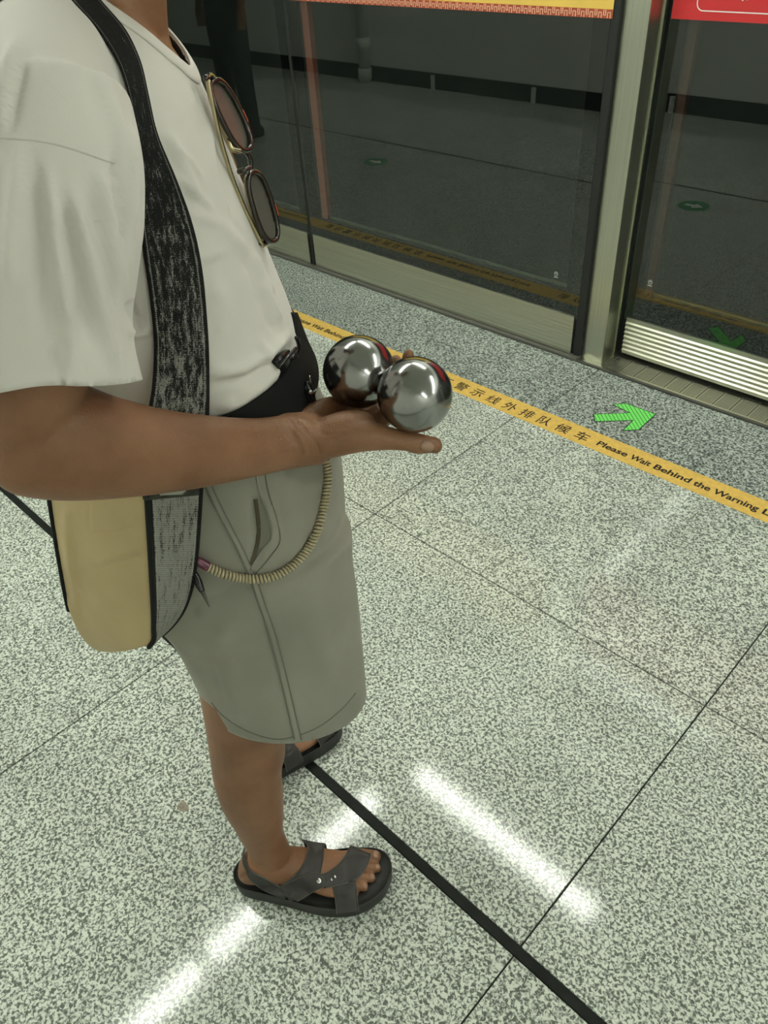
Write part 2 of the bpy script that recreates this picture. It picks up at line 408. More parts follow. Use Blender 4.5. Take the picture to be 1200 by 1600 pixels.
arrow = empty('floor_arrow', (c0[0], c0[1], 0)); tag(arrow, 'bright green arrow sticker with dark hatching on the floor before the sliding door', 'arrow')
mobj('arrow_edge', *prism_vf(offset_poly(arr, 0.0035), 0.0001, 0.0007), M_dkgreen, arrow)
mobj('arrow_face', *prism_vf(ccw(arr), 0.0007, 0.0010), M_green, arrow)
# hatching: lines clipped to the arrow outline
hd = np.array(on_floor(910+(850)/9.2308, 610+455/9.2308)[:2])-np.array(on_floor(910+700/9.2308, 610+215/9.2308)[:2]); hd /= np.linalg.norm(hd)
hn = np.array([-hd[1], hd[0]]); parts = []
proj_ = [np.dot(np.array(p), hn) for p in arr]; s0, s1 = min(proj_), max(proj_); nl = 17
for i in range(nl):
    s = s0+(s1-s0)*(i+0.5)/nl; hits = []
    for j in range(len(arr)):
        a, b = np.array(arr[j]), np.array(arr[(j+1) % len(arr)]); da, db = a@hn-s, b@hn-s
        if da*db < 0: q = a+(b-a)*da/(da-db); hits.append(q@hd)
    hits.sort()
    for h0, h1 in zip(hits[::2], hits[1::2]):
        w = 0.0009; q = [hd*h0+hn*(s-w), hd*h1+hn*(s-w), hd*h1+hn*(s+w), hd*h0+hn*(s+w)]
        parts.append(prism_vf(ccw([tuple(x) for x in q]), 0.0010, 0.0012))
mobj('arrow_hatching', *join_vf(parts), M_dkgreen, arrow)
for (x, y), lb in (((-1.88, 0.80), 'round green floor sticker with a white arrow behind the yellow bag'), ((-4.02, 0.92), 'round green floor sticker with a white arrow mirrored in the glass screen')):
    s = empty('floor_sticker', (x, y, 0)); tag(s, lb, 'sticker')
    disc = [(x+0.085*cos(2*pi*i/36), y+0.085*sin(2*pi*i/36)) for i in range(36)]
    mobj('sticker_disc', *prism_vf(disc, 0.0001, 0.0008), simple('sticker_green', (0.03, 0.22, 0.07), 0.6, spec=0.2), s)
    sh = [(-0.05, -0.015), (0.0, -0.015), (0.0, -0.04), (0.055, 0.0), (0.0, 0.04), (0.0, 0.015), (-0.05, 0.015)]
    mobj('sticker_arrow', *prism_vf([(x+a, y+b) for a, b in sh], 0.0008, 0.0011), M_signW, s)
smudge = on_floor(285, 1260)
pts = [(smudge[0]+0.013*cos(a)*(1+0.35*sin(3*a+1)), smudge[1]+0.013*sin(a)*(1+0.3*cos(2*a))) for a in np.linspace(0, 2*pi, 18)[:-1]]
tag(mobj('floor_stain', *prism_vf(pts, 0.00005, 0.0003), simple('stain_brown', (0.24, 0.21, 0.16), 0.8, noise=(200, 0.4))), 'small brown stain on the granite floor beside the leg', 'stain')

# ------------------------------------------------------------------ wall pipe (mirrored in the glass)
pipe = empty('wall_pipe', (-6.0, -0.93, 0)); tag(pipe, 'white drain pipe with couplings running up the back wall', 'pipe')
def cyl_vf(c0, c1, r0, r1=None, n=20, cap=True):
    c0, c1 = np.array(c0, float), np.array(c1, float); r1 = r0 if r1 is None else r1
    d = c1-c0; d /= np.linalg.norm(d); a = np.cross(d, [0, 0, 1] if abs(d[2]) < 0.9 else [1, 0, 0]); a /= np.linalg.norm(a); b = np.cross(d, a)
    V = [tuple(c0+r0*(cos(2*pi*i/n)*a+sin(2*pi*i/n)*b)) for i in range(n)]+[tuple(c1+r1*(cos(2*pi*i/n)*a+sin(2*pi*i/n)*b)) for i in range(n)]
    F = [(i, n+i, n+(i+1) % n, (i+1) % n) for i in range(n)]
    if cap: F += [tuple(range(n)), tuple(range(2*n-1, n-1, -1))]
    return V, F
mobj('pipe_run', *cyl_vf((-6, -0.95, 0.0), (-6, -0.95, 2.7), 0.055), M_pipe, pipe, True)
for z in (0.03, 0.28, 1.3, 2.2): mobj('coupling', *cyl_vf((-6, -0.95, z), (-6, -0.95, z+0.09), 0.066), M_pipe, pipe, True)

# ------------------------------------------------------------------ ceiling lamps (mirror streaks on the floor fix the first three; the rest are added)
def lamp(x0, y0, x1, y1, label):
    cx, cy = (x0+x1)/2, (y0+y1)/2; L = sqrt((x1-x0)**2+(y1-y0)**2); a = atan2(y1-y0, x1-x0)
    e = empty('ceiling_light', (cx, cy, 2.70)); tag(e, label, 'ceiling light', 'fluorescent ceiling lights')
    def tr(vf):
        return [(cx+v[0]*cos(a)-v[1]*sin(a), cy+v[0]*sin(a)+v[1]*cos(a), v[2]) for v in vf[0]], vf[1]
    mobj('housing', *tr(box_vf(-L/2-0.02, L/2+0.02, -0.075, 0.075, 2.715, CEIL+0.03)), M_housing, e)
    mobj('diffuser', *tr(box_vf(-L/2, L/2, -0.055, 0.055, 2.70, 2.715)), M_lamp, e)
lamp(-1.84, 1.866, -0.62, 1.866, 'fluorescent ceiling light mirrored as a streak in the floor beside the black strip')
lamp(-1.925, -0.90, -1.925, 0.295, 'fluorescent ceiling light across the platform, end to end with another, reaching to the back wall')
lamp(-1.925, 0.37, -1.925, 1.57, 'fluorescent ceiling light running across the platform above the man')
for a, n in ((0.35, 'third'), (1.75, 'second'), (3.15, 'first')): lamp(a, 1.866, a+1.2, 1.866, 'added unseen fluorescent ceiling light beside the sliding doors, %s from the near end wall' % n)  # door-side row carried on out of view, added for more overall light
for a, n in ((2.1, 'second'), (3.5, 'first')): lamp(a, -0.4, a+1.2, -0.4, 'added unseen fluorescent ceiling light along the plain back wall, %s from the near end wall' % n)  # unseen lamps added to brighten the sides facing the camera
for a, n in ((-4.2, 'first'), (-5.8, 'second'), (-7.4, 'third')): lamp(a, -0.6, a+1.2, -0.6, 'added unseen fluorescent ceiling light along the back wall, %s from the man towards the pipe' % n)  # unseen row added for overall light along the back wall

# ================================================================== the man
from mathutils.bvhtree import BVHTree
TH = radians(55); FW = np.array([cos(TH), sin(TH), 0]); LT = np.array([-sin(TH), cos(TH), 0]); ORG = np.array([-0.75, 0.42, 0])
def p2w(q):
    q = np.asarray(q, float)
    return ORG + q[..., 0:1]*FW + q[..., 1:2]*LT + q[..., 2:3]*np.array([0, 0, 1.0])
def w2p(P):
    d = np.asarray(P, float)-ORG
    return np.stack([d @ FW, d @ LT, d[..., 2]], -1)
def PX(u, v, l):
    """photo pixel on the plane l metres to the man's left of his middle, in his own axes (forward, left, up)"""
    x = ray(u, v); t = ((ORG-CC) @ LT+l)/(x @ LT); P = CC+x*t
    return np.array([(P-ORG) @ FW, l, P[2]])
CP = w2p(CC)

def ring_pts(c, a1, a2, n=32, p=2.0):
    """superellipse ring: a1, a2 half-axis vectors"""
    t = np.linspace(0, 2*pi, n, endpoint=False); ct, st_ = np.cos(t), np.sin(t)
    x = np.sign(ct)*np.abs(ct)**(2/p); y = np.sign(st_)*np.abs(st_)**(2/p)
    return np.asarray(c)+x[:, None]*np.asarray(a1)+y[:, None]*np.asarray(a2)
def hring(f0, f1, l0, hw, z, n=40, p=2.2, tilt=0.0):
    c = np.array([(f0+f1)/2, l0, z]); a = abs(f1-f0)/2
    r = ring_pts(c, (a, 0, 0), (0, hw, 0), n, p)
    r[:, 2] += tilt*(r[:, 0]-c[0]); return r
def pring(L, R, l, b, n=32, p=2.0, lR=None):
    A = PX(*L, l); B = PX(*R, l if lR is None else lR); c = (A+B)/2; a1 = (B-A)/2
    v = c-CP; v /= np.linalg.norm(v); e = a1/np.linalg.norm(a1); v = v-e*(v @ e); v /= np.linalg.norm(v)
    return ring_pts(c, a1, v*b, n, p)
def resample_rings(rings, k):
    """Catmull-Rom between rings"""
    R = [np.asarray(r) for r in rings]; out = []
    for i in range(len(R)-1):
        p0 = R[max(i-1, 0)]; p1 = R[i]; p2 = R[i+1]; p3 = R[min(i+2, len(R)-1)]
        for j in range(k):
            t = j/k
            out.append(0.5*((2*p1)+(-p0+p2)*t+(2*p0-5*p1+4*p2-p3)*t*t+(-p0+3*p1-3*p2+p3)*t**3))
    out.append(R[-1]); return out
def loft_vf(rings, k=1, cap=True):
    R = resample_rings(rings, k) if k > 1 else [np.asarray(r) for r in rings]
    n = len(R[0]); V = np.concatenate(R); F = []
    for i in range(len(R)-1):
        for j in range(n):
            F.append((i*n+j, i*n+(j+1) % n, (i+1)*n+(j+1) % n, (i+1)*n+j))
    if cap:
        m = len(V); V = np.concatenate([V, R[0].mean(0)[None], R[-1].mean(0)[None]])
        for j in range(n):
            F.append((m, (j+1) % n, j)); b = (len(R)-1)*n; F.append((m+1, b+j, b+(j+1) % n))
    return [tuple(v) for v in V], F
def path_frames(P):
    P = np.asarray(P, float); T = np.gradient(P, axis=0); T /= np.linalg.norm(T, axis=1)[:, None]
    a = np.cross(T[0], [0.13, 0.2, 0.97]); a /= np.linalg.norm(a); A = []
    for t in T:
        a = a-t*(a @ t); a /= np.linalg.norm(a); A.append(a.copy())
    A = np.array(A); return T, A, np.cross(T, A)
def spline(P, k):
    P = np.asarray(P, float)
    if P.ndim == 1: P = P[:, None]
    return np.array(resample_rings([p[None] for p in P], k))[:, 0]
def tube_vf(P, r, n=16, k=4, flat=1.0):
    """tube along points P with radii r, rounded ends"""
    P = np.asarray(P, float); r = np.asarray(r, float)*np.ones(len(P))
    if k > 1: P = spline(P, k); r = spline(r, k)[:, 0]
    T, A, B = path_frames(P); rings = []
    for s in (0.35, 0.75, 0.95):
        rings.append((P[0]-T[0]*r[0]*sqrt(1-s*s), A[0], B[0], r[0]*s))
    for i in range(len(P)): rings.append((P[i], A[i], B[i], r[i]))
    for s in (0.95, 0.75, 0.35):
        rings.append((P[-1]+T[-1]*r[-1]*sqrt(1-s*s), A[-1], B[-1], r[-1]*s))
    return loft_vf([ring_pts(c, a*q, b*q*flat, n) for c, a, b, q in rings])
def ellipsoid_vf(c, ax, n=24, m=14):
    """ax: three half-axis vectors"""
    ax = [np.asarray(a, float) for a in ax]; rings = []
    for i in range(1, m):
        t = pi*i/m; rings.append(ring_pts(np.asarray(c)-ax[2]*cos(t), ax[0]*sin(t), ax[1]*sin(t), n))
    return loft_vf(rings)
def solid_union(name, parts, voxel, smooth, mat, to_world=True, fac=0.5):
    V, F = join_vf(parts); V = np.array(V)
    if to_world: V = p2w(V)
    me = mesh_data('tmp', V, F, mat)
    bm = bmesh.new(); bm.from_mesh(me); bmesh.ops.recalc_face_normals(bm, faces=bm.faces[:]); bm.to_mesh(me); bm.free()
    o = bpy.data.objects.new('tmp', me); COL.objects.link(o)
    m = o.modifiers.new('r', 'REMESH'); m.mode = 'VOXEL'; m.voxel_size = voxel; m.use_smooth_shade = True
    if smooth:
        s = o.modifiers.new('s', 'SMOOTH'); s.factor = fac; s.iterations = smooth
    dg = bpy.context.evaluated_depsgraph_get(); r = bpy.data.meshes.new_from_object(o.evaluated_get(dg))
    r.name = name; bpy.data.objects.remove(o); bpy.data.meshes.remove(me)
    r.materials.clear(); r.materials.append(mat)
    r.polygons.foreach_set('use_smooth', [True]*len(r.polygons))
    return r
def get_co(me):
    a = np.empty(len(me.vertices)*3); me.vertices.foreach_get('co', a); return a.reshape(-1, 3)
def get_no(me):
    a = np.empty(len(me.vertices)*3); me.vertices.foreach_get('normal', a); return a.reshape(-1, 3)
def set_co(me, a):
    me.vertices.foreach_set('co', a.reshape(-1)); me.update()
def bvh_of(me):
    return BVHTree.FromPolygons([tuple(v) for v in get_co(me)], [tuple(p.vertices) for p in me.polygons])
def cut_keep(me, fn):
    """drop the faces whose corners satisfy fn (array of world points -> mask)"""
    co = get_co(me); bad = fn(co)
    bm = bmesh.new(); bm.from_mesh(me); bm.verts.ensure_lookup_table()
    kill = [f for f in bm.faces if any(bad[v.index] for v in f.verts)]
    bmesh.ops.delete(bm, geom=kill, context='FACES'); bm.to_mesh(me); bm.free(); return me
def seg_dist(uv, poly):
    """distance of pixels uv (n,2) to a polyline, with the running share of its length"""
    poly = np.asarray(poly, float); best = np.full(len(uv), 1e9); tt = np.zeros(len(uv)); L = np.linalg.norm(np.diff(poly, axis=0), axis=1); cum = np.concatenate([[0], np.cumsum(L)])
    for i in range(len(poly)-1):
        a, b = poly[i], poly[i+1]; d = b-a; t = np.clip(((uv-a) @ d)/(d @ d), 0, 1)
        q = a+t[:, None]*d; e = np.linalg.norm(uv-q, axis=1); k = e < best
        best[k] = e[k]; tt[k] = (cum[i]+t[k]*L[i])/cum[-1]
    return best, tt
def folds(me, lst):
    """cloth folds: each (polyline seen in the photo, width px, height m) lifts the side of the cloth turned to the viewer"""
    co = get_co(me); no = get_no(me); uv = project(co)
    w = np.clip((-(co-CC)*no).sum(1)/np.linalg.norm(co-CC, axis=1)*3, 0, 1); d = np.zeros(len(co))
    for poly, wd, h in lst:
        s, t = seg_dist(uv, poly); d += h*np.exp(-(s/wd)**2)*np.clip(np.minimum(t, 1-t)*5+0.15, 0, 1)
    set_co(me, co+no*(d*w)[:, None])
def hash_noise(P, freq, seed=0):
    """smooth value noise from a few rotated sines"""
    rs = np.random.RandomState(seed); v = np.zeros(len(P))
    for i in range(7):
        k = rs.normal(size=3); k *= freq*(0.6+0.9*rs.rand())/np.linalg.norm(k); v += np.sin(P @ k+rs.rand()*6.28)
    return v/7
def resample_poly(p, n):
    p = np.asarray(p, float); L = np.concatenate([[0], np.cumsum(np.linalg.norm(np.diff(p, axis=0), axis=1))]); s = np.linspace(0, L[-1], n)
    return np.stack([np.interp(s, L, p[:, k]) for k in range(p.shape[1])], -1)
def smooth_poly(p, k=6):
    return spline(np.asarray(p, float), k)
def cast(bvh, u, v):
    d = ray(u, v); h = bvh.ray_cast(Vector(CC), Vector(d))
    return (np.array(h[0]), np.array(h[1]), h[3]) if h[0] is not None else None
def cloth_grid(A, B, nu, nv, bvh, off, smooth=2, guess=None):
    """grid of points lying on a surface between two outlines seen in the photo"""
    A = resample_poly(smooth_poly(A), nv); B = resample_poly(smooth_poly(B), nv)
    G = np.zeros((nv, nu, 3)); D = np.full((nv, nu), np.nan)
    for i in range(nv):
        for j in range(nu):
            t = j/(nu-1); q = A[i]*(1-t)+B[i]*t; h = cast(bvh, *q)
            if h is not None: D[i, j] = h[2]
    med = np.nanmedian(D)
    for it in range(nv+nu):                         # fill rays that miss with their neighbours' distance
        bad = np.isnan(D)
        if not bad.any(): break
        P = np.pad(D, 1, constant_values=np.nan); nb = np.stack([P[:-2, 1:-1], P[2:, 1:-1], P[1:-1, :-2], P[1:-1, 2:]])
        cnt = (~np.isnan(nb)).sum(0); m = np.nansum(nb, axis=0)/np.maximum(cnt, 1)
        D = np.where(bad & (cnt > 0), m, D)
    D = np.where(np.isnan(D), med, D)
    for it in range(smooth):
        P = np.pad(D, 1, mode='edge'); D = 0.5*D+0.125*(P[:-2, 1:-1]+P[2:, 1:-1]+P[1:-1, :-2]+P[1:-1, 2:])
    for i in range(nv):
        for j in range(nu):
            t = j/(nu-1); q = A[i]*(1-t)+B[i]*t; G[i, j] = CC+ray(*q)*(D[i, j]-off)
    return G
def grid_mesh(name, G, th, mat, uvscale=(1, 1)):
    """slab from a grid of points: the grid is its outer face, th its thickness away from the viewer side"""
    nv, nu = G.shape[:2]
    du = np.gradient(G, axis=1); dv = np.gradient(G, axis=0); N = np.cross(du, dv); N /= np.linalg.norm(N, axis=2)[:, :, None]+1e-12
    if ((CC-G)*N).sum() < 0: N = -N; 
    H = G-N*th; V = np.concatenate([G.reshape(-1, 3), H.reshape(-1, 3)]); M = nv*nu; F = []
    idx = lambda i, j: i*nu+j
    for i in range(nv-1):
        for j in range(nu-1):
            F.append((idx(i, j), idx(i, j+1), idx(i+1, j+1), idx(i+1, j))); F.append((M+idx(i, j), M+idx(i+1, j), M+idx(i+1, j+1), M+idx(i, j+1)))
    for i in range(nv-1):
        F.append((idx(i, 0), idx(i+1, 0), M+idx(i+1, 0), M+idx(i, 0))); F.append((idx(i, nu-1), M+idx(i, nu-1), M+idx(i+1, nu-1), idx(i+1, nu-1)))
    for j in range(nu-1):
        F.append((idx(0, j), M+idx(0, j), M+idx(0, j+1), idx(0, j+1))); F.append((idx(nv-1, j), idx(nv-1, j+1), M+idx(nv-1, j+1), M+idx(nv-1, j)))
    me = mesh_data(name, V, F, mat, True)
    bm = bmesh.new(); bm.from_mesh(me); bmesh.ops.recalc_face_normals(bm, faces=bm.faces[:]); bm.to_mesh(me); bm.free()
    uv = me.uv_layers.new(name='UVMap'); vi = np.empty(len(me.loops), dtype=np.int32); me.loops.foreach_get('vertex_index', vi)
    k = vi % M; a = np.stack([(k % nu)/(nu-1)*uvscale[0], (k//nu)/(nv-1)*uvscale[1]], -1).astype(np.float32)
    uv.data.foreach_set('uv', a.reshape(-1)); return me

# ------------------------------------------------------------------ materials of the man and what he carries
def skin_mat():
    m, nt, b = new_mat('skin')
    tc = nt.nodes.new('ShaderNodeNewGeometry')
    n = nt.nodes.new('ShaderNodeTexNoise'); n.inputs['Scale'].default_value = 14; n.inputs['Detail'].default_value = 6
    nt.links.new(tc.outputs['Position'], n.inputs['Vector'])
    r = nt.nodes.new('ShaderNodeValToRGB'); e = r.color_ramp.elements
    e[0].position = 0.3; e[0].color = (0.19, 0.087, 0.042, 1); e[1].position = 0.72; e[1].color = (0.30, 0.148, 0.078, 1)
    nt.links.new(n.outputs['Fac'], r.inputs['Fac']); nt.links.new(r.outputs['Color'], b.inputs['Base Color'])
    b.inputs['Roughness'].default_value = 0.48; b.inputs['Specular IOR Level'].default_value = 0.4
    b.inputs['Subsurface Weight'].default_value = 0.12; b.inputs['Subsurface Radius'].default_value = (0.012, 0.005, 0.003); b.inputs['Subsurface Scale'].default_value = 0.3
    v = nt.nodes.new('ShaderNodeTexVoronoi'); v.inputs['Scale'].default_value = 420
    n2 = nt.nodes.new('ShaderNodeTexNoise'); n2.inputs['Scale'].default_value = 160; n2.inputs['Detail'].default_value = 4
    nt.links.new(tc.outputs['Position'], v.inputs['Vector']); nt.links.new(tc.outputs['Position'], n2.inputs['Vector'])
    ad = nt.nodes.new('ShaderNodeMath'); ad.operation = 'ADD'; nt.links.new(v.outputs['Distance'], ad.inputs[0]); nt.links.new(n2.outputs['Fac'], ad.inputs[1])
    bp = nt.nodes.new('ShaderNodeBump'); bp.inputs['Strength'].default_value = 0.35; bp.inputs['Distance'].default_value = 0.0008
    nt.links.new(ad.outputs[0], bp.inputs['Height']); nt.links.new(bp.outputs['Normal'], b.inputs['Normal'])
    return m
def cloth_mat(name, col, var, weave, strength, rough=0.85, nscale=8):
    m, nt, b = new_mat(name)
    tc = nt.nodes.new('ShaderNodeNewGeometry')
    n = nt.nodes.new('ShaderNodeTexNoise'); n.inputs['Scale'].default_value = nscale; n.inputs['Detail'].default_value = 5
    nt.links.new(tc.outputs['Position'], n.inputs['Vector'])
    r = nt.nodes.new('ShaderNodeValToRGB'); e = r.color_ramp.elements
    e[0].position = 0.3; e[0].color = tuple(c*(1-var) for c in col)+(1,); e[1].position = 0.7; e[1].color = tuple(min(1, c*(1+var)) for c in col)+(1,)
    nt.links.new(n.outputs['Fac'], r.inputs['Fac']); nt.links.new(r.outputs['Color'], b.inputs['Base Color'])
    b.inputs['Roughness'].default_value = rough; b.inputs['Specular IOR Level'].default_value = 0.2
    b.inputs['Sheen Weight'].default_value = 0.15
    n2 = nt.nodes.new('ShaderNodeTexNoise'); n2.inputs['Scale'].default_value = weave; n2.inputs['Detail'].default_value = 2
    nt.links.new(tc.outputs['Position'], n2.inputs['Vector'])
    n3 = nt.nodes.new('ShaderNodeTexNoise'); n3.inputs['Scale'].default_value = 45; n3.inputs['Detail'].default_value = 3; n3.inputs['Distortion'].default_value = 0.8
    nt.links.new(tc.outputs['Position'], n3.inputs['Vector'])
    ad = nt.nodes.new('ShaderNodeMath'); ad.operation = 'MULTIPLY_ADD'; ad.inputs[1].default_value = 0.25
    nt.links.new(n2.outputs['Fac'], ad.inputs[0]); nt.links.new(n3.outputs['Fac'], ad.inputs[2])
    bp = nt.nodes.new('ShaderNodeBump'); bp.inputs['Strength'].default_value = strength; bp.inputs['Distance'].default_value = 0.0015
    nt.links.new(ad.outputs[0], bp.inputs['Height']); nt.links.new(bp.outputs['Normal'], b.inputs['Normal'])
    return m
def webbing_mat(name, base, worn, wear_lo, wear_hi, length_ratio, edge=True):
    """woven strap: u runs across, v along; worn threads show through in streaks; wear_lo/hi: wear at both ends"""
    m, nt, b = new_mat(name); L = nt.links.new
    uv = nt.nodes.new('ShaderNodeUVMap'); uv.uv_map = 'UVMap'
    sep = nt.nodes.new('ShaderNodeSeparateXYZ'); L(uv.outputs[0], sep.inputs[0])
    def mapped(sx, sy, detail, rough=0.6):
        mp = nt.nodes.new('ShaderNodeMapping'); mp.inputs['Scale'].default_value = (sx, sy, 1); L(uv.outputs[0], mp.inputs['Vector'])
        n = nt.nodes.new('ShaderNodeTexNoise'); n.inputs['Scale'].default_value = 1; n.inputs['Detail'].default_value = detail; n.inputs['Roughness'].default_value = rough
        L(mp.outputs[0], n.inputs['Vector']); return n.outputs['Fac']
    def math(op, a, b_=None, clamp=False):
        x = nt.nodes.new('ShaderNodeMath'); x.operation = op; x.use_clamp = clamp
        for i, q in enumerate((a, b_)):
            if q is None: continue
            if isinstance(q, (int, float)): x.inputs[i].default_value = q
            else: L(q, x.inputs[i])
        return x.outputs[0]
    streak = mapped(12, 2.0*length_ratio, 6, 0.72)
    fine = mapped(55, 22*length_ratio, 2)
    rows_ = math('SINE', math('MULTIPLY', sep.outputs['Y'], 900*length_ratio/6.0))
    mr = nt.nodes.new('ShaderNodeMapRange'); mr.inputs[1].default_value = 0; mr.inputs[2].default_value = 1; mr.inputs[3].default_value = wear_lo; mr.inputs[4].default_value = wear_hi
    L(sep.outputs['Y'], mr.inputs[0])
    s = math('ADD', math('MULTIPLY', streak, 1.0), math('MULTIPLY', fine, 0.5))
    s = math('ADD', s, math('MULTIPLY', rows_, 0.03))
    s = math('ADD', s, mr.outputs[0])
    ramp = nt.nodes.new('ShaderNodeValToRGB'); ramp.color_ramp.elements[0].position = 0.63; ramp.color_ramp.elements[1].position = 0.74
    ramp.color_ramp.elements[0].color = (*base, 1); ramp.color_ramp.elements[1].color = (*worn, 1)
    L(math('MULTIPLY', s, 0.8), ramp.inputs['Fac'])
    col = ramp.outputs['Color']
    if edge:
        d = math('ABSOLUTE', math('SUBTRACT', sep.outputs['X'], 0.5))
        ed = math('GREATER_THAN', d, 0.44)
        mx = nt.nodes.new('ShaderNodeMix'); mx.data_type = 'RGBA'; L(ed, mx.inputs[0]); L(col, mx.inputs[6]); mx.inputs[7].default_value = (0.012, 0.012, 0.012, 1); col = mx.outputs[2]
        ln = math('MULTIPLY', math('LESS_THAN', math('ABSOLUTE', math('SUBTRACT', d, 0.415)), 0.011), math('GREATER_THAN', rows_, -0.35))
        mx2 = nt.nodes.new('ShaderNodeMix'); mx2.data_type = 'RGBA'; L(ln, mx2.inputs[0]); L(col, mx2.inputs[6]); mx2.inputs[7].default_value = (0.34, 0.34, 0.30, 1); col = mx2.outputs[2]
    L(col, b.inputs['Base Color']); b.inputs['Roughness'].default_value = 0.8; b.inputs['Specular IOR Level'].default_value = 0.25
    bp = nt.nodes.new('ShaderNodeBump'); bp.inputs['Strength'].default_value = 0.5; bp.inputs['Distance'].default_value = 0.0008
    L(math('ADD', rows_, math('MULTIPLY', fine, 2.0)), bp.inputs['Height']); L(bp.outputs['Normal'], b.inputs['Normal'])
    return m
M_skin = skin_mat()
M_tee = cloth_mat('white_cotton', (0.71, 0.675, 0.63), 0.025, 900, 0.22)
M_short = cloth_mat('grey_green_twill', (0.275, 0.265, 0.218), 0.10, 1400, 0.18)
M_stitch = simple('dark_stitching', (0.16, 0.16, 0.13), 0.9)
M_bag = cloth_mat('yellow_canvas', (0.49, 0.38, 0.20), 0.10, 700, 0.3)
M_black = simple('black_nylon', (0.007, 0.0075, 0.0075), 0.65, spec=0.25, bump=(700, 0.3, 0.0005))
M_plastic = simple('black_plastic', (0.01, 0.01, 0.011), 0.22)
M_strapw = webbing_mat('worn_black_webbing', (0.010, 0.011, 0.011), (0.30, 0.30, 0.27), -0.14, 0.13, 12.0)
M_gusset = webbing_mat('grey_webbing', (0.030, 0.031, 0.028), (0.27, 0.27, 0.24), 0.17, 0.23, 4.0)
M_sole = simple('sandal_rubber', (0.028, 0.029, 0.027), 0.55, bump=(300, 0.2, 0.0006))
M_leather = simple('sandal_leather', (0.048, 0.045, 0.040), 0.5, noise=(60, 0.15), bump=(500, 0.3, 0.0004))
M_sedge = simple('sandal_strap_edge', (0.13, 0.125, 0.10), 0.7)
M_chrome = simple('steel_fitting', (0.6, 0.6, 0.58), 0.2, 1.0)
M_nail = simple('nail', (0.33, 0.20, 0.13), 0.35)
M_ball = simple('polished_steel', (0.32, 0.32, 0.315), 0.17, 1.0, noise=(30, 0.12))
M_hair = simple('black_hair', (0.015, 0.014, 0.013), 0.6, bump=(200, 0.6, 0.003))
M_gold = simple('gold_frame', (0.50, 0.42, 0.26), 0.25, 1.0)
M_tort = simple('dark_frame', (0.02, 0.014, 0.010), 0.12, coat=0.5)
M_redsp = simple('red_inlay', (0.55, 0.06, 0.03), 0.3)
M_cord = simple('khaki_coil', (0.44, 0.38, 0.24), 0.3)
M_purple = simple('purple_ferrule', (0.13, 0.03, 0.06), 0.25)
def lens_mat():
    m, nt, b = new_mat('smoked_lens'); nt.nodes.remove(b); out = nt.nodes['Material Output']
    fr = nt.nodes.new('ShaderNodeFresnel'); fr.inputs[0].default_value = 1.5
    tr = nt.nodes.new('ShaderNodeBsdfTransparent'); tr.inputs[0].default_value = (0.50, 0.47, 0.42, 1)
    df = nt.nodes.new('ShaderNodeBsdfDiffuse'); df.inputs[0].default_value = (0.26, 0.235, 0.20, 1)
    gl = nt.nodes.new('ShaderNodeBsdfGlossy'); gl.inputs['Roughness'].default_value = 0.03
    m1 = nt.nodes.new('ShaderNodeMixShader'); m1.inputs[0].default_value = 0.5; m2 = nt.nodes.new('ShaderNodeMixShader')
    nt.links.new(tr.outputs[0], m1.inputs[1]); nt.links.new(df.outputs[0], m1.inputs[2]); nt.links.new(fr.outputs[0], m2.inputs[0]); nt.links.new(m1.outputs[0], m2.inputs[1]); nt.links.new(gl.outputs[0], m2.inputs[2]); nt.links.new(m2.outputs[0], out.inputs[0])
    return m
M_lens = lens_mat()

man = empty('person', tuple(ORG)); tag(man, 'man in white t-shirt, grey-green shorts and sandals holding two steel balls', 'person')

# ------------------------------------------------------------------ body: one skin
WR = np.array([0.100, -0.150, 1.043])                    # wrist
hd3 = np.array([0.806, 0.591, 0.0]); hs3 = np.array([0.591, -0.806, 0.0])
def HP(h, s, z): return np.array([WR[0], WR[1], 0])+hd3*h+hs3*s+np.array([0, 0, z])
up = np.array([0, 0, 1.0])
parts = []
# legs
def leg(sg, df, dl):
    t = [(0.86, 0.0, 0.095, 0.088, 0.082), (0.72, -0.01, 0.105, 0.080, 0.075), (0.60, -0.03, 0.108, 0.066, 0.064), (0.50, -0.045, 0.110, 0.060, 0.056),
         (0.43, -0.053, 0.110, 0.060, 0.053), (0.38, -0.062, 0.110, 0.056, 0.053), (0.31, -0.066, 0.109, 0.053, 0.051), (0.24, -0.067, 0.107, 0.045, 0.044),
         (0.19, -0.069, 0.106, 0.039, 0.037), (0.14, -0.066, 0.105, 0.0365, 0.033), (0.10, -0.066, 0.104, 0.039, 0.034), (0.065, -0.066, 0.103, 0.040, 0.032)]
    return loft_vf([ring_pts((f+df*min(1, (0.9-z)*1.6), sg*(l+dl*min(1, (0.9-z)*1.2)), z), (a, 0, 0), (0, b, 0), 28) for z, f, l, a, b in t], 3)
parts.append(leg(-1, 0, 0)); parts.append(leg(1, -0.014, 0.0))
FT = {}
def foot(heel, toe):
    """axes of a foot standing on its sandal: x heel to toe, y to the man's left"""
    heel, toe = np.array([*heel, 0.0]), np.array([*toe, 0.0]); x = toe-heel; x /= np.linalg.norm(x); y = np.array([-x[1], x[0], 0])
    return lambda a, b, z: heel+x*a+y*b+np.array([0, 0, z])
footR = foot((-0.146, -0.088), (0.154, -0.155)); footL = foot((-0.165, 0.080), (0.104, 0.232))
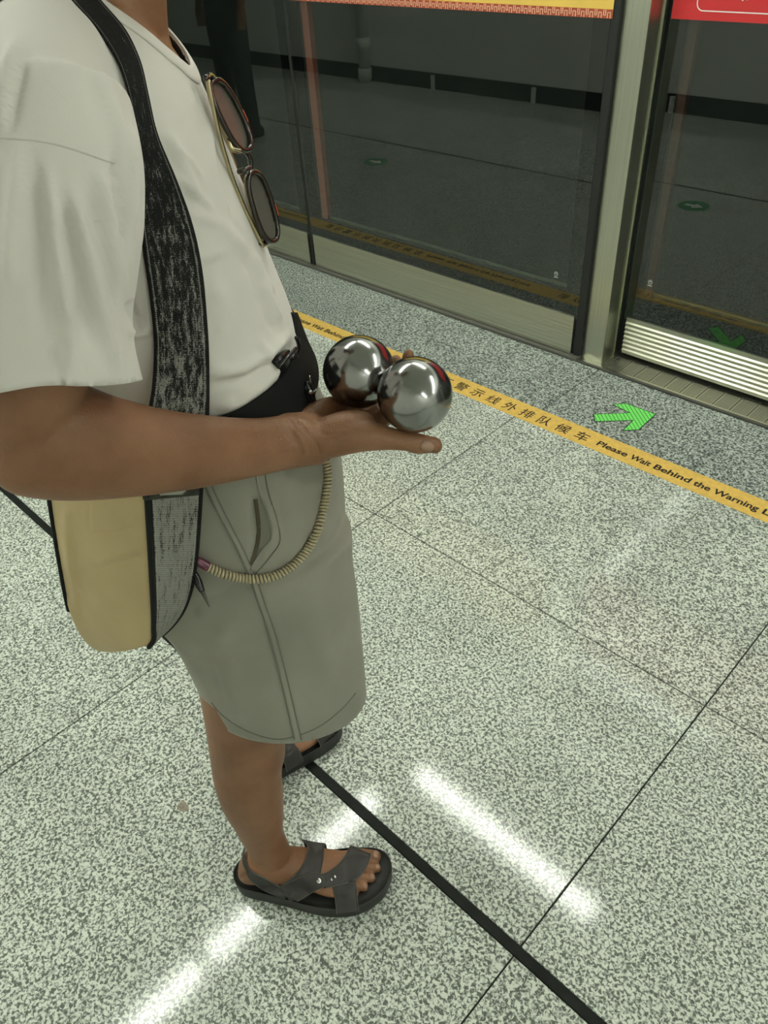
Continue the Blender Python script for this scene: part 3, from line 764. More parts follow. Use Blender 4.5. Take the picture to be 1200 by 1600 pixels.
def foot_parts(fn, med):
    """med=+1: big toe towards the man's left"""
    sec = [(0.016, 0, 0.016, 0.033, 0.068), (0.030, 0, 0.028, 0.029, 0.095), (0.055, 0, 0.033, 0.028, 0.120), (0.085, -0.001, 0.034, 0.030, 0.118), (0.12, 0.002, 0.034, 0.032, 0.098),
           (0.15, 0.0, 0.039, 0.032, 0.082), (0.185, -0.003, 0.045, 0.031, 0.067), (0.212, -0.004, 0.045, 0.031, 0.055), (0.228, -0.003, 0.040, 0.032, 0.047)]
    rings = [ring_pts(fn(x, cy*med-0.004*med, (z0+z1)/2), fn(0, w, 0)-fn(0, 0, 0), (0, 0, (z1-z0)/2), 24, 2.2) for x, cy, w, z0, z1 in sec]
    out = [loft_vf(rings, 3)]
    toes = [(0.030, 0.286, 0.0125), (0.009, 0.287, 0.0092), (-0.010, 0.277, 0.0088), (-0.027, 0.264, 0.0084), (-0.041, 0.246, 0.0080)]
    for y, xe, r in toes:
        b0 = 0.205
        out.append(tube_vf([fn(b0, y*0.92*med-0.004*med, 0.043), fn((b0+xe)/2, y*med-0.003*med, 0.047), fn(xe-0.022, y*med-0.003*med, 0.0445), fn(xe-r, y*med-0.003*med, 0.031+r*0.85)], [r*1.0, r*0.98, r*0.94, r*0.98], 14, 4))
    return out
parts += foot_parts(footR, 1); parts += foot_parts(footL, -1)
# trunk under the clothes
parts.append(loft_vf([hring(0.10, -0.11, 0, 0.15, 0.80), hring(0.11, -0.115, 0, 0.155, 0.90), hring(0.105, -0.11, 0, 0.14, 1.03), hring(0.100, -0.115, 0, 0.14, 1.10), hring(0.078, -0.125, 0, 0.145, 1.22),
      hring(0.058, -0.135, 0, 0.152, 1.32), hring(0.052, -0.132, 0, 0.150, 1.365), hring(0.036, -0.12, 0, 0.12, 1.40), hring(0.028, -0.10, 0, 0.075, 1.43)], 3))
for sg in (-1, 1):
    parts.append(tube_vf([(-0.045, sg*0.06, 1.405), (-0.052, sg*0.15, 1.378), (-0.055, sg*0.185, 1.362)], [0.038, 0.042, 0.045]))
# collar bones and pit of the neck
    parts.append(tube_vf([(0.034, sg*0.018, 1.392), (0.020, sg*0.05, 1.396), (0.004, sg*0.08, 1.398)], 0.008))
# neck, head
parts.append(loft_vf([ring_pts((-0.022, 0, 1.37), (0.066, 0, 0), (0, 0.066, 0), 28), ring_pts((-0.014, 0, 1.42), (0.056, 0, -0.02), (0, 0.056, 0), 28), ring_pts((0.000, 0, 1.47), (0.053, 0, -0.015), (0, 0.052, 0), 28),
      ring_pts((0.018, 0, 1.52), (0.06, 0, -0.01), (0, 0.055, 0), 28), ring_pts((0.03, 0, 1.56), (0.07, 0, 0), (0, 0.06, 0), 28)], 3))
parts.append(ellipsoid_vf((0.022, 0, 1.615), [(0.098, 0, 0), (0, 0.077, 0), (0, 0, 0.098)]))
parts.append(ellipsoid_vf((0.062, 0, 1.560), [(0.052, 0, 0), (0, 0.052, 0), (0, 0, 0.062)]))
parts.append(tube_vf([(0.108, 0, 1.615), (0.117, 0, 1.592), (0.121, 0, 1.574)], [0.008, 0.010, 0.013]))
for sg in (-1, 1):
    parts.append(ellipsoid_vf((0.012, sg*0.078, 1.585), [(0.017, 0, 0.004), (0.004, sg*0.008, 0), (-0.006, 0, 0.030)], 14, 8))
    parts.append(ellipsoid_vf((0.101, sg*0.030, 1.624), [(0.014, 0, 0), (0, 0.024, 0), (0, 0, 0.008)], 12, 8))
    parts.append(ellipsoid_vf((0.086, sg*0.036, 1.578), [(0.018, 0, 0), (0, 0.022, 0), (0, 0, 0.020)], 12, 8))
    parts.append(ellipsoid_vf((0.098, sg*0.012, 1.505), [(0.012, 0, 0), (0, 0.018, 0), (0, 0, 0.014)], 12, 8))
    parts.append(ellipsoid_vf((0.108, 0.010*sg, 1.541 if sg > 0 else 1.531), [(0.007, 0, 0), (0, 0.021, 0), (0, 0, 0.005)], 12, 8))
# right arm
parts.append(loft_vf([ring_pts((-0.055, -0.178, 1.375), (0.054, 0, 0), (0, 0.052, 0.02), 28), ring_pts((-0.068, -0.222, 1.30), (0.052, 0, 0), (0, 0.047, 0.012), 28), ring_pts((-0.095, -0.25, 1.23), (0.048, 0, 0.006), (0, 0.046, 0.008), 28),
      ring_pts((-0.112, -0.26, 1.18), (0.047, 0, 0.012), (0, 0.045, 0), 28), ring_pts((-0.118, -0.26, 1.145), (0.040, 0, 0.02), (0, 0.042, 0), 28)], 3))
fa = [((22, 640), (-2, 738), -0.264, 0.040), ((72, 622), (30, 757), -0.264, 0.044), ((125, 612), (88, 766), -0.261, 0.046), ((178, 630), (155, 766), -0.251, 0.044), ((252, 649), (238, 760), -0.232, 0.040), ((335, 659), (322, 750), -0.207, 0.036), ((402, 661), (397, 736), -0.178, 0.032), ((445, 655), (449, 725), -0.156, 0.0305), ((470, 652), (478, 719), -0.146, 0.033), ((497, 654), (508, 714), -0.138, 0.034)]
parts.append(loft_vf([pring(a, b, l, d, 28, 2.1) for a, b, l, d in fa], 4))
parts.append(ellipsoid_vf(PX(48, 690, -0.262), [(0.045, 0, 0), (0, 0.041, 0), (0, 0, 0.040)]))
# right hand, palm up under the balls
def hsec(h, s0, s1, zb, zt, p=2.4): return ring_pts(HP(h, (s0+s1)/2, (zb+zt)/2), hs3*(s1-s0)/2, up*(zt-zb)/2, 28, p)
parts.append(loft_vf([hsec(-0.015, -0.030, 0.028, 1.016, 1.066), hsec(0.005, -0.032, 0.030, 1.013, 1.064), hsec(0.03, -0.038, 0.036, 1.006, 1.048), hsec(0.055, -0.042, 0.037, 1.001, 1.036), hsec(0.08, -0.042, 0.037, 1.000, 1.028), hsec(0.098, -0.039, 0.036, 1.001, 1.025)], 3))
parts.append(ellipsoid_vf(HP(0.040, 0.024, 1.037), [hd3*0.040+hs3*0.012, hs3*0.023, up*0.0215+hs3*0.004]))
parts.append(ellipsoid_vf(HP(0.045, -0.026, 1.028), [hd3*0.052, hs3*0.018, up*0.019]))
thumb = [HP(0.020, 0.024, 1.034), HP(0.050, 0.046, 1.034), HP(0.076, 0.070, 1.0255), HP(0.098, 0.088, 1.0165), HP(0.112, 0.100, 1.0095)]
parts.append(tube_vf(thumb, [0.020, 0.0185, 0.0125, 0.0108, 0.0088], 16, 4))
parts.append(ellipsoid_vf(HP(0.102, 0.0915, 1.013), [hd3*0.017+hs3*0.013, hs3*0.008-hd3*0.008, up*0.0095], 14, 8))
fingers = [[(0.085, 0.028, 1.016), (0.118, 0.026, 1.022), (0.140, 0.0225, 1.040), (0.154, 0.021, 1.060), (0.160, 0.021, 1.077)],
           [(0.088, 0.009, 1.013), (0.128, 0.004, 1.014), (0.155, -0.002, 1.026), (0.168, -0.006, 1.043), (0.170, -0.009, 1.056)],
           [(0.085, -0.011, 1.013), (0.122, -0.018, 1.014), (0.148, -0.023, 1.026), (0.158, -0.026, 1.042), (0.158, -0.027, 1.053)],
           [(0.078, -0.029, 1.014), (0.108, -0.038, 1.016), (0.128, -0.042, 1.026), (0.138, -0.044, 1.038), (0.140, -0.045, 1.048)]]
FR = [[0.0105, 0.0098, 0.0088, 0.0082, 0.0070], [0.0105, 0.0098, 0.0088, 0.0082, 0.0070], [0.0100, 0.0092, 0.0083, 0.0076, 0.0066], [0.0090, 0.0080, 0.0072, 0.0068, 0.0060]]
for P, r in zip(fingers, FR): parts.append(tube_vf([HP(*q) for q in P], r, 14, 4))
# left arm, hanging on the far side
parts.append(tube_vf([(-0.055, 0.18, 1.37), (-0.07, 0.225, 1.28), (-0.09, 0.245, 1.18), (-0.095, 0.25, 1.12)], [0.05, 0.046, 0.042, 0.040]))
parts.append(tube_vf([(-0.095, 0.25, 1.12), (-0.075, 0.255, 1.03), (-0.045, 0.25, 0.93), (-0.03, 0.245, 0.88)], [0.040, 0.041, 0.033, 0.027]))
parts.append(loft_vf([ring_pts((-0.03, 0.245, 0.885), (0.026, 0, 0), (0, 0.020, 0), 20), ring_pts((-0.018, 0.245, 0.85), (0.036, 0, 0), (0, 0.018, 0), 20), ring_pts((-0.010, 0.243, 0.80), (0.041, 0, 0), (0, 0.014, 0), 20)], 3))
for i, (df, ln) in enumerate(((0.028, 0.072), (0.009, 0.080), (-0.010, 0.074), (-0.029, 0.058))):
    parts.append(tube_vf([(-0.010+df*0.9, 0.243, 0.81), (-0.006+df, 0.239, 0.80-ln*0.5), (-0.004+df, 0.228, 0.80-ln)], [0.0095, 0.0085, 0.0072], 12))
parts.append(tube_vf([(0.008, 0.24, 0.86), (0.032, 0.232, 0.83), (0.042, 0.226, 0.795)], [0.014, 0.011, 0.009], 12))
body_me = solid_union('body', parts, 0.0027, 5, M_skin)
# creases of the wrist, knuckle folds and tendons
def creases(me, lst): folds(me, lst)
creases(body_me, [([(447, 652), (462, 668), (480, 690), (486, 712)], 2.0, -0.0022), ([(457, 650), (473, 668), (492, 690), (500, 708)], 2.0, -0.0020), ([(435, 668), (452, 688), (462, 712)], 2.0, -0.0018),
      ([(500, 676), (520, 682), (545, 680)], 2.5, -0.0018), ([(636, 684), (637, 700)], 1.8, -0.0008), ([(642, 684), (643, 701)], 1.8, -0.0008), ([(330, 668), (380, 672), (430, 676)], 7, 0.0012), ([(380, 712), (430, 706), (470, 700)], 6, 0.0010)])
body = link('body', body_me, man)
body_bvh = bvh_of(body_me)
# eyes, hair
for sg in (-1, 1):
    e_ = mobj('eye', [tuple(p) for p in p2w(np.array(ellipsoid_vf((0.0945, sg*0.031, 1.607), [(0.011, 0, 0), (0, 0.013, 0), (0, 0, 0.0075)], 14, 8)[0]))], ellipsoid_vf((0, 0, 0), [(1, 0, 0), (0, 1, 0), (0, 0, 1)], 14, 8)[1], simple('eye', (0.75, 0.73, 0.7), 0.2), man, True)
    c = p2w(np.array([0.1105, sg*0.031, 1.607])); V, F = ellipsoid_vf((0.1028, sg*0.031, 1.607), [(0.004, 0, 0), (0, 0.0055, 0), (0, 0, 0.0055)], 12, 6)
    mobj('iris', p2w(np.array(V)), F, M_ink, e_, True)
hair_me = solid_union('hair', [ellipsoid_vf((0.012, 0, 1.632), [(0.100, 0, 0), (0, 0.083, 0), (0, 0, 0.093)]), ellipsoid_vf((-0.02, 0, 1.60), [(0.072, 0, 0), (0, 0.079, 0), (0, 0, 0.085)])], 0.004, 3, M_hair)
cut_keep(hair_me, lambda co: (lambda q: (q[:, 0] > 0.055+0.5*(q[:, 2]-1.66)) & (q[:, 2] < 1.70) | (q[:, 2] < 1.53))(w2p(co)))
link('hair', hair_me, man)
# thumb nail: a shallow shell on the outer side of the tip
def nail(c, along, across, out, la, wa, name):
    n = 7; G = []
    for i in range(n):
        for j in range(n):
            a, b = 2*i/(n-1)-1, 2*j/(n-1)-1
            k = sqrt(max(0, 1-0.5*b*b)); G.append(c+along*la*a*k+across*wa*b*sqrt(max(0.0, 1-0.35*a*a))+out*(0.0016*(1-b*b)-0.0012*a*a))
    me = grid_mesh(name, p2w(np.array(G)).reshape(n, n, 3), 0.0012, M_nail); return link(name, me, body)
tdir = thumb[4]-thumb[3]; tdir /= np.linalg.norm(tdir)
q = PX(668, 697, -0.168)
h = cast(body_bvh, 667, 697)
if h:
    nrm = w2p(h[1]+ORG)-0; nrm = np.array([h[1] @ FW, h[1] @ LT, h[1][2]]); ac = np.cross(nrm, tdir); ac /= np.linalg.norm(ac)
    nail(w2p(h[0])+nrm*0.0004, tdir, ac, nrm, 0.0085, 0.0062, 'thumbnail')
for y, xe, r in ((0.030, 0.286, 0.0125), (0.009, 0.287, 0.0092), (-0.010, 0.277, 0.0088), (-0.027, 0.264, 0.0084)):
    c = footR(xe-r*0.75, y-0.003, 0.031+r*0.85+r*0.80); a = footR(1, 0, 0)-footR(0, 0, 0); b = footR(0, 1, 0)-footR(0, 0, 0)
    al = a*0.85-up*0.5; al /= np.linalg.norm(al); nail(c, al, b, np.cross(al, b), r*0.55, r*0.62, 'toenail')

# ------------------------------------------------------------------ t-shirt
parts = [loft_vf([hring(0.090, -0.118, 0, 0.140, 1.03), hring(0.112, -0.125, 0, 0.150, 1.052), hring(0.121, -0.130, 0, 0.156, 1.085), hring(0.119, -0.134, 0, 0.158, 1.12), hring(0.109, -0.138, 0, 0.159, 1.16), hring(0.100, -0.142, 0, 0.160, 1.20),
      hring(0.092, -0.146, 0, 0.163, 1.24), hring(0.081, -0.150, 0, 0.168, 1.286), hring(0.072, -0.152, 0, 0.172, 1.323), hring(0.063, -0.150, 0, 0.170, 1.357), hring(0.048, -0.140, 0, 0.155, 1.39), hring(0.028, -0.12, 0, 0.12, 1.42), hring(0.0, -0.095, 0, 0.080, 1.447)], 3)]
for sg in (-1, 1):
    parts.append(tube_vf([(-0.050, sg*0.06, 1.408), (-0.050, sg*0.13, 1.396), (-0.055, sg*0.185, 1.376)], [0.047, 0.050, 0.052], 24))
def sleeve(sg):
    t = [((-0.050, 0.165, 1.385), 0.062, 0.052), ((-0.055, 0.205, 1.350), 0.070, 0.054), ((-0.066, 0.235, 1.305), 0.072, 0.056), ((-0.088, 0.252, 1.25), 0.071, 0.058), ((-0.096, 0.260, 1.205), 0.074, 0.060), ((-0.098, 0.263, 1.17), 0.077, 0.063), ((-0.098, 0.264, 1.12), 0.077, 0.063)]
    rings = []
    for (f, l, z), a, b in t:
        k = min(1, max(0, (1.385-z)/0.12)); rings.append(ring_pts((f, sg*l, z), (a, 0, -0.01*k), (0, sg*b, 0.035*(1-k)), 32, 2.1))
    return loft_vf(rings, 4)
torso_bvh = bvh_of(solid_union('tmp_torso', parts, 0.005, 6, M_tee))   # trunk of the shirt alone: the bag strap lies on it
parts += [sleeve(-1), sleeve(1)]
tee_me = solid_union('t_shirt', parts, 0.0036, 9, M_tee)
SH = [  # folds read from the photo: polyline, width, height
 ([(30, 215), (20, 330), (14, 450)], 16, 0.0030), ([(72, 330), (88, 400), (100, 480), (112, 560)], 5, 0.0016), ([(122, 380), (140, 440), (155, 500)], 5, 0.0014), ([(84, 540), (88, 575), (100, 600)], 5, -0.0016), ([(270, 232), (296, 250), (318, 282)], 5, 0.0014), ([(345, 300), (372, 345), (392, 385)], 5, 0.0014), ([(288, 395), (320, 402), (352, 392)], 8, 0.0014), ([(70, 250), (90, 360), (102, 480), (110, 590)], 13, 0.0035), ([(50, 250), (62, 380), (66, 520)], 14, -0.0030),
 ([(112, 300), (140, 400), (165, 500), (182, 590)], 13, 0.0042), ([(95, 300), (122, 420), (140, 540)], 13, -0.0035), ([(150, 260), (178, 350), (192, 460)], 10, 0.0030), ([(135, 290), (160, 390), (178, 490)], 9, -0.0030),
 ([(176, 235), (186, 300), (196, 400)], 7, -0.0040), ([(198, 190), (207, 270), (206, 360)], 8, 0.0035), ([(150, 110), (185, 200), (197, 260)], 14, 0.0030),
 ([(25, 60), (8, 130), (4, 220)], 12, 0.0030), ([(40, 85), (25, 150), (12, 210)], 9, -0.0025),
 ([(262, 205), (285, 255), (310, 310)], 9, 0.0022), ([(250, 215), (275, 275), (305, 330)], 8, -0.0022), ([(262, 262), (300, 300), (335, 330)], 7, 0.0024), ([(335, 215), (350, 290), (372, 360)], 9, -0.0024), ([(322, 190), (338, 270), (358, 350)], 9, 0.0020),
 ([(290, 330), (345, 350), (390, 395)], 12, 0.0020), ([(395, 395), (410, 430), (428, 460)], 7, 0.0026), ([(408, 440), (425, 480), (440, 505)], 7, 0.0028), ([(400, 455), (418, 495), (432, 520)], 7, -0.0024), ([(380, 400), (398, 440), (408, 470)], 8, -0.0020),
 ([(330, 585), (380, 575), (425, 548), (452, 520)], 9, 0.0034), ([(330, 602), (385, 592), (430, 566), (455, 540)], 8, -0.0032), ([(335, 640), (370, 628), (410, 600), (440, 565)], 11, 0.0036), ([(405, 530), (418, 560), (424, 590)], 8, 0.0022),
 ([(200, 470), (212, 500), (228, 505)], 9, -0.0025), ([(200, 515), (215, 522), (236, 515)], 8, 0.0030), ([(335, 440), (350, 480), (345, 530)], 14, 0.0016)]
folds(tee_me, [(p, w*0.8, h*1.9) for p, w, h in SH])
co = get_co(tee_me); no = get_no(tee_me); set_co(tee_me, co+no*(0.0013*hash_noise(co, 55, 3)+0.0006*hash_noise(co, 140, 5))[:, None])
tee_bvh = bvh_of(tee_me)                                  # closed form, used to lay things on
# neck opening, cuffs, hem
NA = np.array([0.52, 0, 0.854]); N1 = np.array([0.854, 0, -0.52]); NC = np.array([-0.004, 0, 1.408])
NB = 0.070
NFR = lambda e: np.where(e > 0, 0.070, 0.088)
def neck_g(q):
    d = q-NC; e1 = d @ N1; return (e1/NFR(e1))**2+(q[:, 1]/NB)**2-1, d @ NA
CUFF = lambda q: 1.188+0.48*np.maximum(0, np.abs(q[..., 1])-0.25)+0.12*np.maximum(0, -0.06-q[..., 0])+0.003*np.sin(q[..., 0]*60)
def hole(co):
    q = w2p(co); g, h = neck_g(q); cuff = CUFF(q)
    return ((g < 0) & (h > -0.05)) | ((np.abs(q[:, 1]) > 0.185) & (q[:, 2] < cuff)) | (q[:, 2] < 1.081)
cut_keep(tee_me, hole)
# even the raw edges
bm = bmesh.new(); bm.from_mesh(tee_me)
loose = [v for v in bm.verts if not v.link_faces]; bmesh.ops.delete(bm, geom=loose, context='VERTS')
for v in bm.verts:
    if v.is_boundary:
        q = w2p(np.array(v.co))
        if q[2] > 1.3:
            for it in range(3):
                d = q-NC; e1 = d @ N1; g = (e1/float(NFR(e1)))**2+(q[1]/NB)**2-1; s = 1/np.sqrt(g+1) if g+1 > 0.05 else 1
                q = q+N1*(e1*(s-1))+np.array([0, q[1]*(s-1), 0])
        elif abs(q[1]) > 0.185: q[2] = CUFF(q)
        else: q[2] = 1.081
        v.co = Vector(p2w(q))
bm.to_mesh(tee_me); bm.free()
tee = link('t_shirt', tee_me, man)
sm = tee.modifiers.new('thickness', 'SOLIDIFY'); sm.thickness = 0.0014; sm.offset = -1
# collar rib: a band along the neck opening
N = 72; ctr = []
for i in range(N):
    a = 2*pi*i/N; q0 = NC+N1*(float(NFR(cos(a)))+0.002)*cos(a)+np.array([0, (NB+0.002)*sin(a), 0])+NA*0.2
    d = -(FW*NA[0]+LT*NA[1]+np.array([0, 0, NA[2]])); hh = tee_bvh.ray_cast(Vector(p2w(q0)), Vector(d))
    ctr.append((np.array(hh[0]), np.array(hh[1])) if hh[0] is not None else None)
good = [c for c in ctr if c is not None]
rings = []
cen = p2w(NC)
for (c, n) in good:
    r_ = c-cen; r_ -= n*(r_ @ n); r_ /= np.linalg.norm(r_)
    rings.append(ring_pts(c+r_*0.004+n*0.0006, r_*0.0085, n*0.0017, 12, 3))
V = np.concatenate(rings); n_ = 12; F = []
for i in range(len(rings)):
    for j in range(n_):
        i2 = (i+1) % len(rings); F.append((i*n_+j, i*n_+(j+1) % n_, i2*n_+(j+1) % n_, i2*n_+j))
mobj('collar', V, F, M_tee, tee, True)
def strip_on(name, path, half, bvh, off, th, mat, parent, nv=40, nu=4, sm_=1):
    path = smooth_poly(path); t = np.gradient(path, axis=0); nn = np.stack([-t[:, 1], t[:, 0]], -1); nn /= np.linalg.norm(nn, axis=1)[:, None]
    G = cloth_grid(path-nn*half, path+nn*half, nu, nv, bvh, off, sm_)
    return link(name, grid_mesh(name, G, th, mat), parent)
M_seam = simple('tee_seam', (0.60, 0.58, 0.54), 0.9)
strip_on('shoulder_seam', [(-8, 215), (40, 218), (90, 226), (135, 240), (180, 256)], 1.3, tee_bvh, 0.0006, 0.001, M_seam, tee)

# ------------------------------------------------------------------ shorts
parts = [loft_vf([hring(0.112, -0.120, 0, 0.146, 1.055), hring(0.134, -0.132, 0, 0.160, 1.02), hring(0.154, -0.150, 0, 0.176, 0.95), hring(0.156, -0.158, 0, 0.184, 0.88), hring(0.152, -0.150, 0, 0.186, 0.80), hring(0.148, -0.13, 0, 0.18, 0.765)], 3)]
for sg, df in ((-1, 0), (1, -0.02)):
    parts.append(loft_vf([ring_pts((c+df*min(1, (0.86-z)*4), sg*l, z), (a, 0, 0), (0, b, 0), 40, 2.2-0.22*min(1, (0.86-z)*4)) for z, c, a, l, b in
        ((0.86, 0.004, 0.150, 0.092, 0.094), (0.80, 0.008, 0.142, 0.095, 0.094), (0.73, 0.021, 0.130, 0.100, 0.094), (0.65, 0.026, 0.124, 0.102, 0.092), (0.56, 0.028, 0.121, 0.103, 0.091), (0.48, 0.028, 0.120, 0.103, 0.091))], 4))
sh_me = solid_union('shorts', parts, 0.0042, 8, M_short)
SHF = [([(430, 760), (470, 800), (520, 850)], 22, 0.0030), ([(330, 1000), (400, 950), (440, 930)], 20, 0.0035), ([(280, 960), (340, 930), (400, 900)], 16, -0.0030), ([(480, 900), (500, 1000), (520, 1080)], 24, 0.0030), ([(350, 1020), (365, 1080), (380, 1130)], 20, 0.0030), ([(395, 775), (408, 830), (398, 880)], 9, -0.0055), ([(415, 770), (425, 820), (420, 850)], 8, 0.0055), ([(440, 740), (470, 760), (500, 750)], 14, 0.0030), ([(300, 1010), (330, 1050), (350, 1110)], 14, -0.0025)]
folds(sh_me, [(p, w*0.85, h*1.6) for p, w, h in SHF])
co = get_co(sh_me); no = get_no(sh_me); set_co(sh_me, co+no*(0.0016*hash_noise(co, 40, 11))[:, None])
sh_bvh = bvh_of(sh_me)
HEM = lambda q: 0.557-0.19*(q[..., 0]-0.03)
cut_keep(sh_me, lambda co: (lambda q: (q[:, 2] < HEM(q)) | (q[:, 2] > 1.052))(w2p(co)))
bm = bmesh.new(); bm.from_mesh(sh_me); bmesh.ops.delete(bm, geom=[v for v in bm.verts if not v.link_faces], context='VERTS')
for v in bm.verts:
    if v.is_boundary:
        q = w2p(np.array(v.co))
        if q[2] < 0.8: q[2] = HEM(q)
        v.co = Vector(p2w(q))
bm.to_mesh(sh_me); bm.free()
shorts = link('shorts', sh_me, man)
sm = shorts.modifiers.new('thickness', 'SOLIDIFY'); sm.thickness = 0.0022; sm.offset = -1
strip_on('side_seam', [(322, 752), (345, 800), (372, 852), (392, 896), (410, 945), (428, 1000), (446, 1070), (466, 1158)], 5.0, sh_bvh, 0.0012, 0.002, M_short, shorts, 60)
for d in (-6, 5.0):
    strip_on('seam_stitching', [(322+d, 752), (345+d, 800), (372+d, 852), (392+d, 896), (410+d, 945), (428+d, 1000), (446+d, 1070), (466+d, 1156)], 0.8, sh_bvh, 0.0018, 0.001, M_stitch, shorts, 60, 2)
strip_on('hem_stitching', [(330, 1098), (350, 1120), (385, 1142), (428, 1155), (460, 1151), (498, 1136), (532, 1110), (556, 1083)], 0.9, sh_bvh, 0.0008, 0.001, M_stitch, shorts, 60, 2)
strip_on('pocket_edge', [(402, 738), (408, 770), (422, 812), (426, 842), (410, 862), (393, 892)], 3.2, sh_bvh, 0.0025, 0.003, M_short, shorts, 40)
strip_on('pocket_stitching', [(414, 738), (420, 770), (433, 812), (438, 845), (424, 868), (400, 897)], 0.7, sh_bvh, 0.0016, 0.001, M_stitch, shorts, 40, 2)
strip_on('pocket_gap', [(399, 780), (404, 820), (402, 850), (392, 882)], 3.0, sh_bvh, 0.0009, 0.001, simple('pocket_lining', (0.10, 0.085, 0.05), 0.9), shorts, 30)

# ------------------------------------------------------------------ belt
def band(name, z0, z1, f0a, f0b, f1, hw, th, mat, parent, n=90):
    V = []; F = []
    for i in range(n):
        a = 2*pi*i/n; ca, sa = cos(a), sin(a); p = 2.2
        x = np.sign(ca)*abs(ca)**(2/p); y = np.sign(sa)*abs(sa)**(2/p)
        for z, ff, o in ((z0, f0a, 0), (z1, f0b, 0), (z1, f0b, th), (z0, f0a, th)):
            A = (ff-f1)/2+o; V.append(((ff+f1)/2+A*x, (hw+o)*y, z+0.02*max(0, x)))
    for i in range(n):
        j = (i+1) % n
        for k in range(4): F.append((i*4+k, i*4+(k+1) % 4, j*4+(k+1) % 4, j*4+k))
    return mobj(name, p2w(np.array(V)), F, mat, parent)
belt = band('belt', 1.026, 1.078, 0.138, 0.122, -0.138, 0.163, 0.003, M_black, man)

# buckle of the belt
Q = lambda pts: np.array([PX(*p) for p in pts])
def px_grid(A, B, nv, nu, bulge=0.0):
    """surface between two edge curves given as (u, v, l); bulge pushes its middle to the viewer side"""
    A = resample_poly(spline(Q(A), 5), nv); B = resample_poly(spline(Q(B), 5), nv); G = np.zeros((nv, nu, 3))
    for j in range(nu):
        t = j/(nu-1); G[:, j] = A*(1-t)+B*t
        v = CP-G[:, j]; v /= np.linalg.norm(v, axis=1)[:, None]; G[:, j] += v*bulge*4*t*(1-t)
    return p2w(G)
link('belt_flap', grid_mesh('belt_flap', px_grid([(462, 488, -0.03), (461, 520, -0.045), (456, 550, -0.055), (454, 570, -0.06), (462, 590, -0.06)], [(465, 488, -0.005), (480, 528, -0.005), (490, 556, -0.01), (497, 576, -0.015), (486, 594, -0.03)], 18, 8, 0.004), 0.006, M_black), belt)
link('buckle', grid_mesh('buckle', px_grid([(436, 566, -0.115), (432, 590, -0.115), (438, 612, -0.11), (446, 632, -0.105)], [(453, 546, -0.085), (458, 574, -0.085), (466, 600, -0.08), (472, 618, -0.075)], 14, 8, 0.006), 0.012, M_plastic), belt)
for A in ([(437, 572, -0.122), (450, 558, -0.11), (462, 545, -0.09)], [(463, 528, -0.075), (467, 540, -0.07), (464, 556, -0.07), (457, 560, -0.08)]):
    V, F = tube_vf(Q(A), 0.0024, 10, 5); mobj('buckle_bar', p2w(np.array(V)), F, M_plastic, belt, True)
hk = empty('snap_hook', tuple(p2w(PX(485, 612, -0.09)))); tag(hk, 'small metal snap hook hanging from the black belt', 'hook')
for nm, A, r, m in (('hook_body', [(480, 600, -0.085), (485, 612, -0.088), (490, 626, -0.09)], [0.0035, 0.0045, 0.003], M_plastic), ('hook_gate', [(477, 606, -0.09), (482, 620, -0.092), (488, 630, -0.092)], 0.0016, M_plastic), ('hook_swivel', [(485, 598, -0.086), (484, 588, -0.085)], 0.0012, M_chrome), ('hook_swivel', [(488, 613, -0.092), (494, 609, -0.092)], 0.0012, M_chrome)):
    V, F = tube_vf(Q(A), r, 10, 4); mobj(nm, p2w(np.array(V)), F, m, hk, True)
mobj('rivet', *(lambda vf: (p2w(np.array(vf[0])), vf[1]))(ellipsoid_vf(PX(485, 613, -0.096), [(0.003, 0, 0), (0, 0.0015, 0), (0, 0, 0.003)], 12, 8)), M_chrome, hk, True)

# ------------------------------------------------------------------ sandals
def leather_edge_mat():
    m, nt, b = new_mat('sandal_strap'); L = nt.links.new
    uv = nt.nodes.new('ShaderNodeUVMap'); uv.uv_map = 'UVMap'; sep = nt.nodes.new('ShaderNodeSeparateXYZ'); L(uv.outputs[0], sep.inputs[0])
    a = nt.nodes.new('ShaderNodeMath'); a.operation = 'SUBTRACT'; a.inputs[1].default_value = 0.5; L(sep.outputs['X'], a.inputs[0])
    c = nt.nodes.new('ShaderNodeMath'); c.operation = 'ABSOLUTE'; L(a.outputs[0], c.inputs[0])
    g = nt.nodes.new('ShaderNodeMath'); g.operation = 'GREATER_THAN'; g.inputs[1].default_value = 0.468; L(c.outputs[0], g.inputs[0])
    n = nt.nodes.new('ShaderNodeTexNoise'); n.inputs['Scale'].default_value = 70; geo = nt.nodes.new('ShaderNodeNewGeometry'); L(geo.outputs['Position'], n.inputs['Vector'])
    r = nt.nodes.new('ShaderNodeValToRGB'); r.color_ramp.elements[0].color = (0.024, 0.023, 0.020, 1); r.color_ramp.elements[1].color = (0.042, 0.040, 0.035, 1); L(n.outputs['Fac'], r.inputs['Fac'])
    mx = nt.nodes.new('ShaderNodeMix'); mx.data_type = 'RGBA'; L(g.outputs[0], mx.inputs[0]); L(r.outputs['Color'], mx.inputs[6]); mx.inputs[7].default_value = (0.12, 0.115, 0.095, 1)
    L(mx.outputs[2], b.inputs['Base Color']); b.inputs['Roughness'].default_value = 0.5
    n2 = nt.nodes.new('ShaderNodeTexNoise'); n2.inputs['Scale'].default_value = 600; L(geo.outputs['Position'], n2.inputs['Vector'])
    bp = nt.nodes.new('ShaderNodeBump'); bp.inputs['Strength'].default_value = 0.3; bp.inputs['Distance'].default_value = 0.0005; L(n2.outputs['Fac'], bp.inputs['Height']); L(bp.outputs['Normal'], b.inputs['Normal'])
    return m
M_strap = leather_edge_mat()
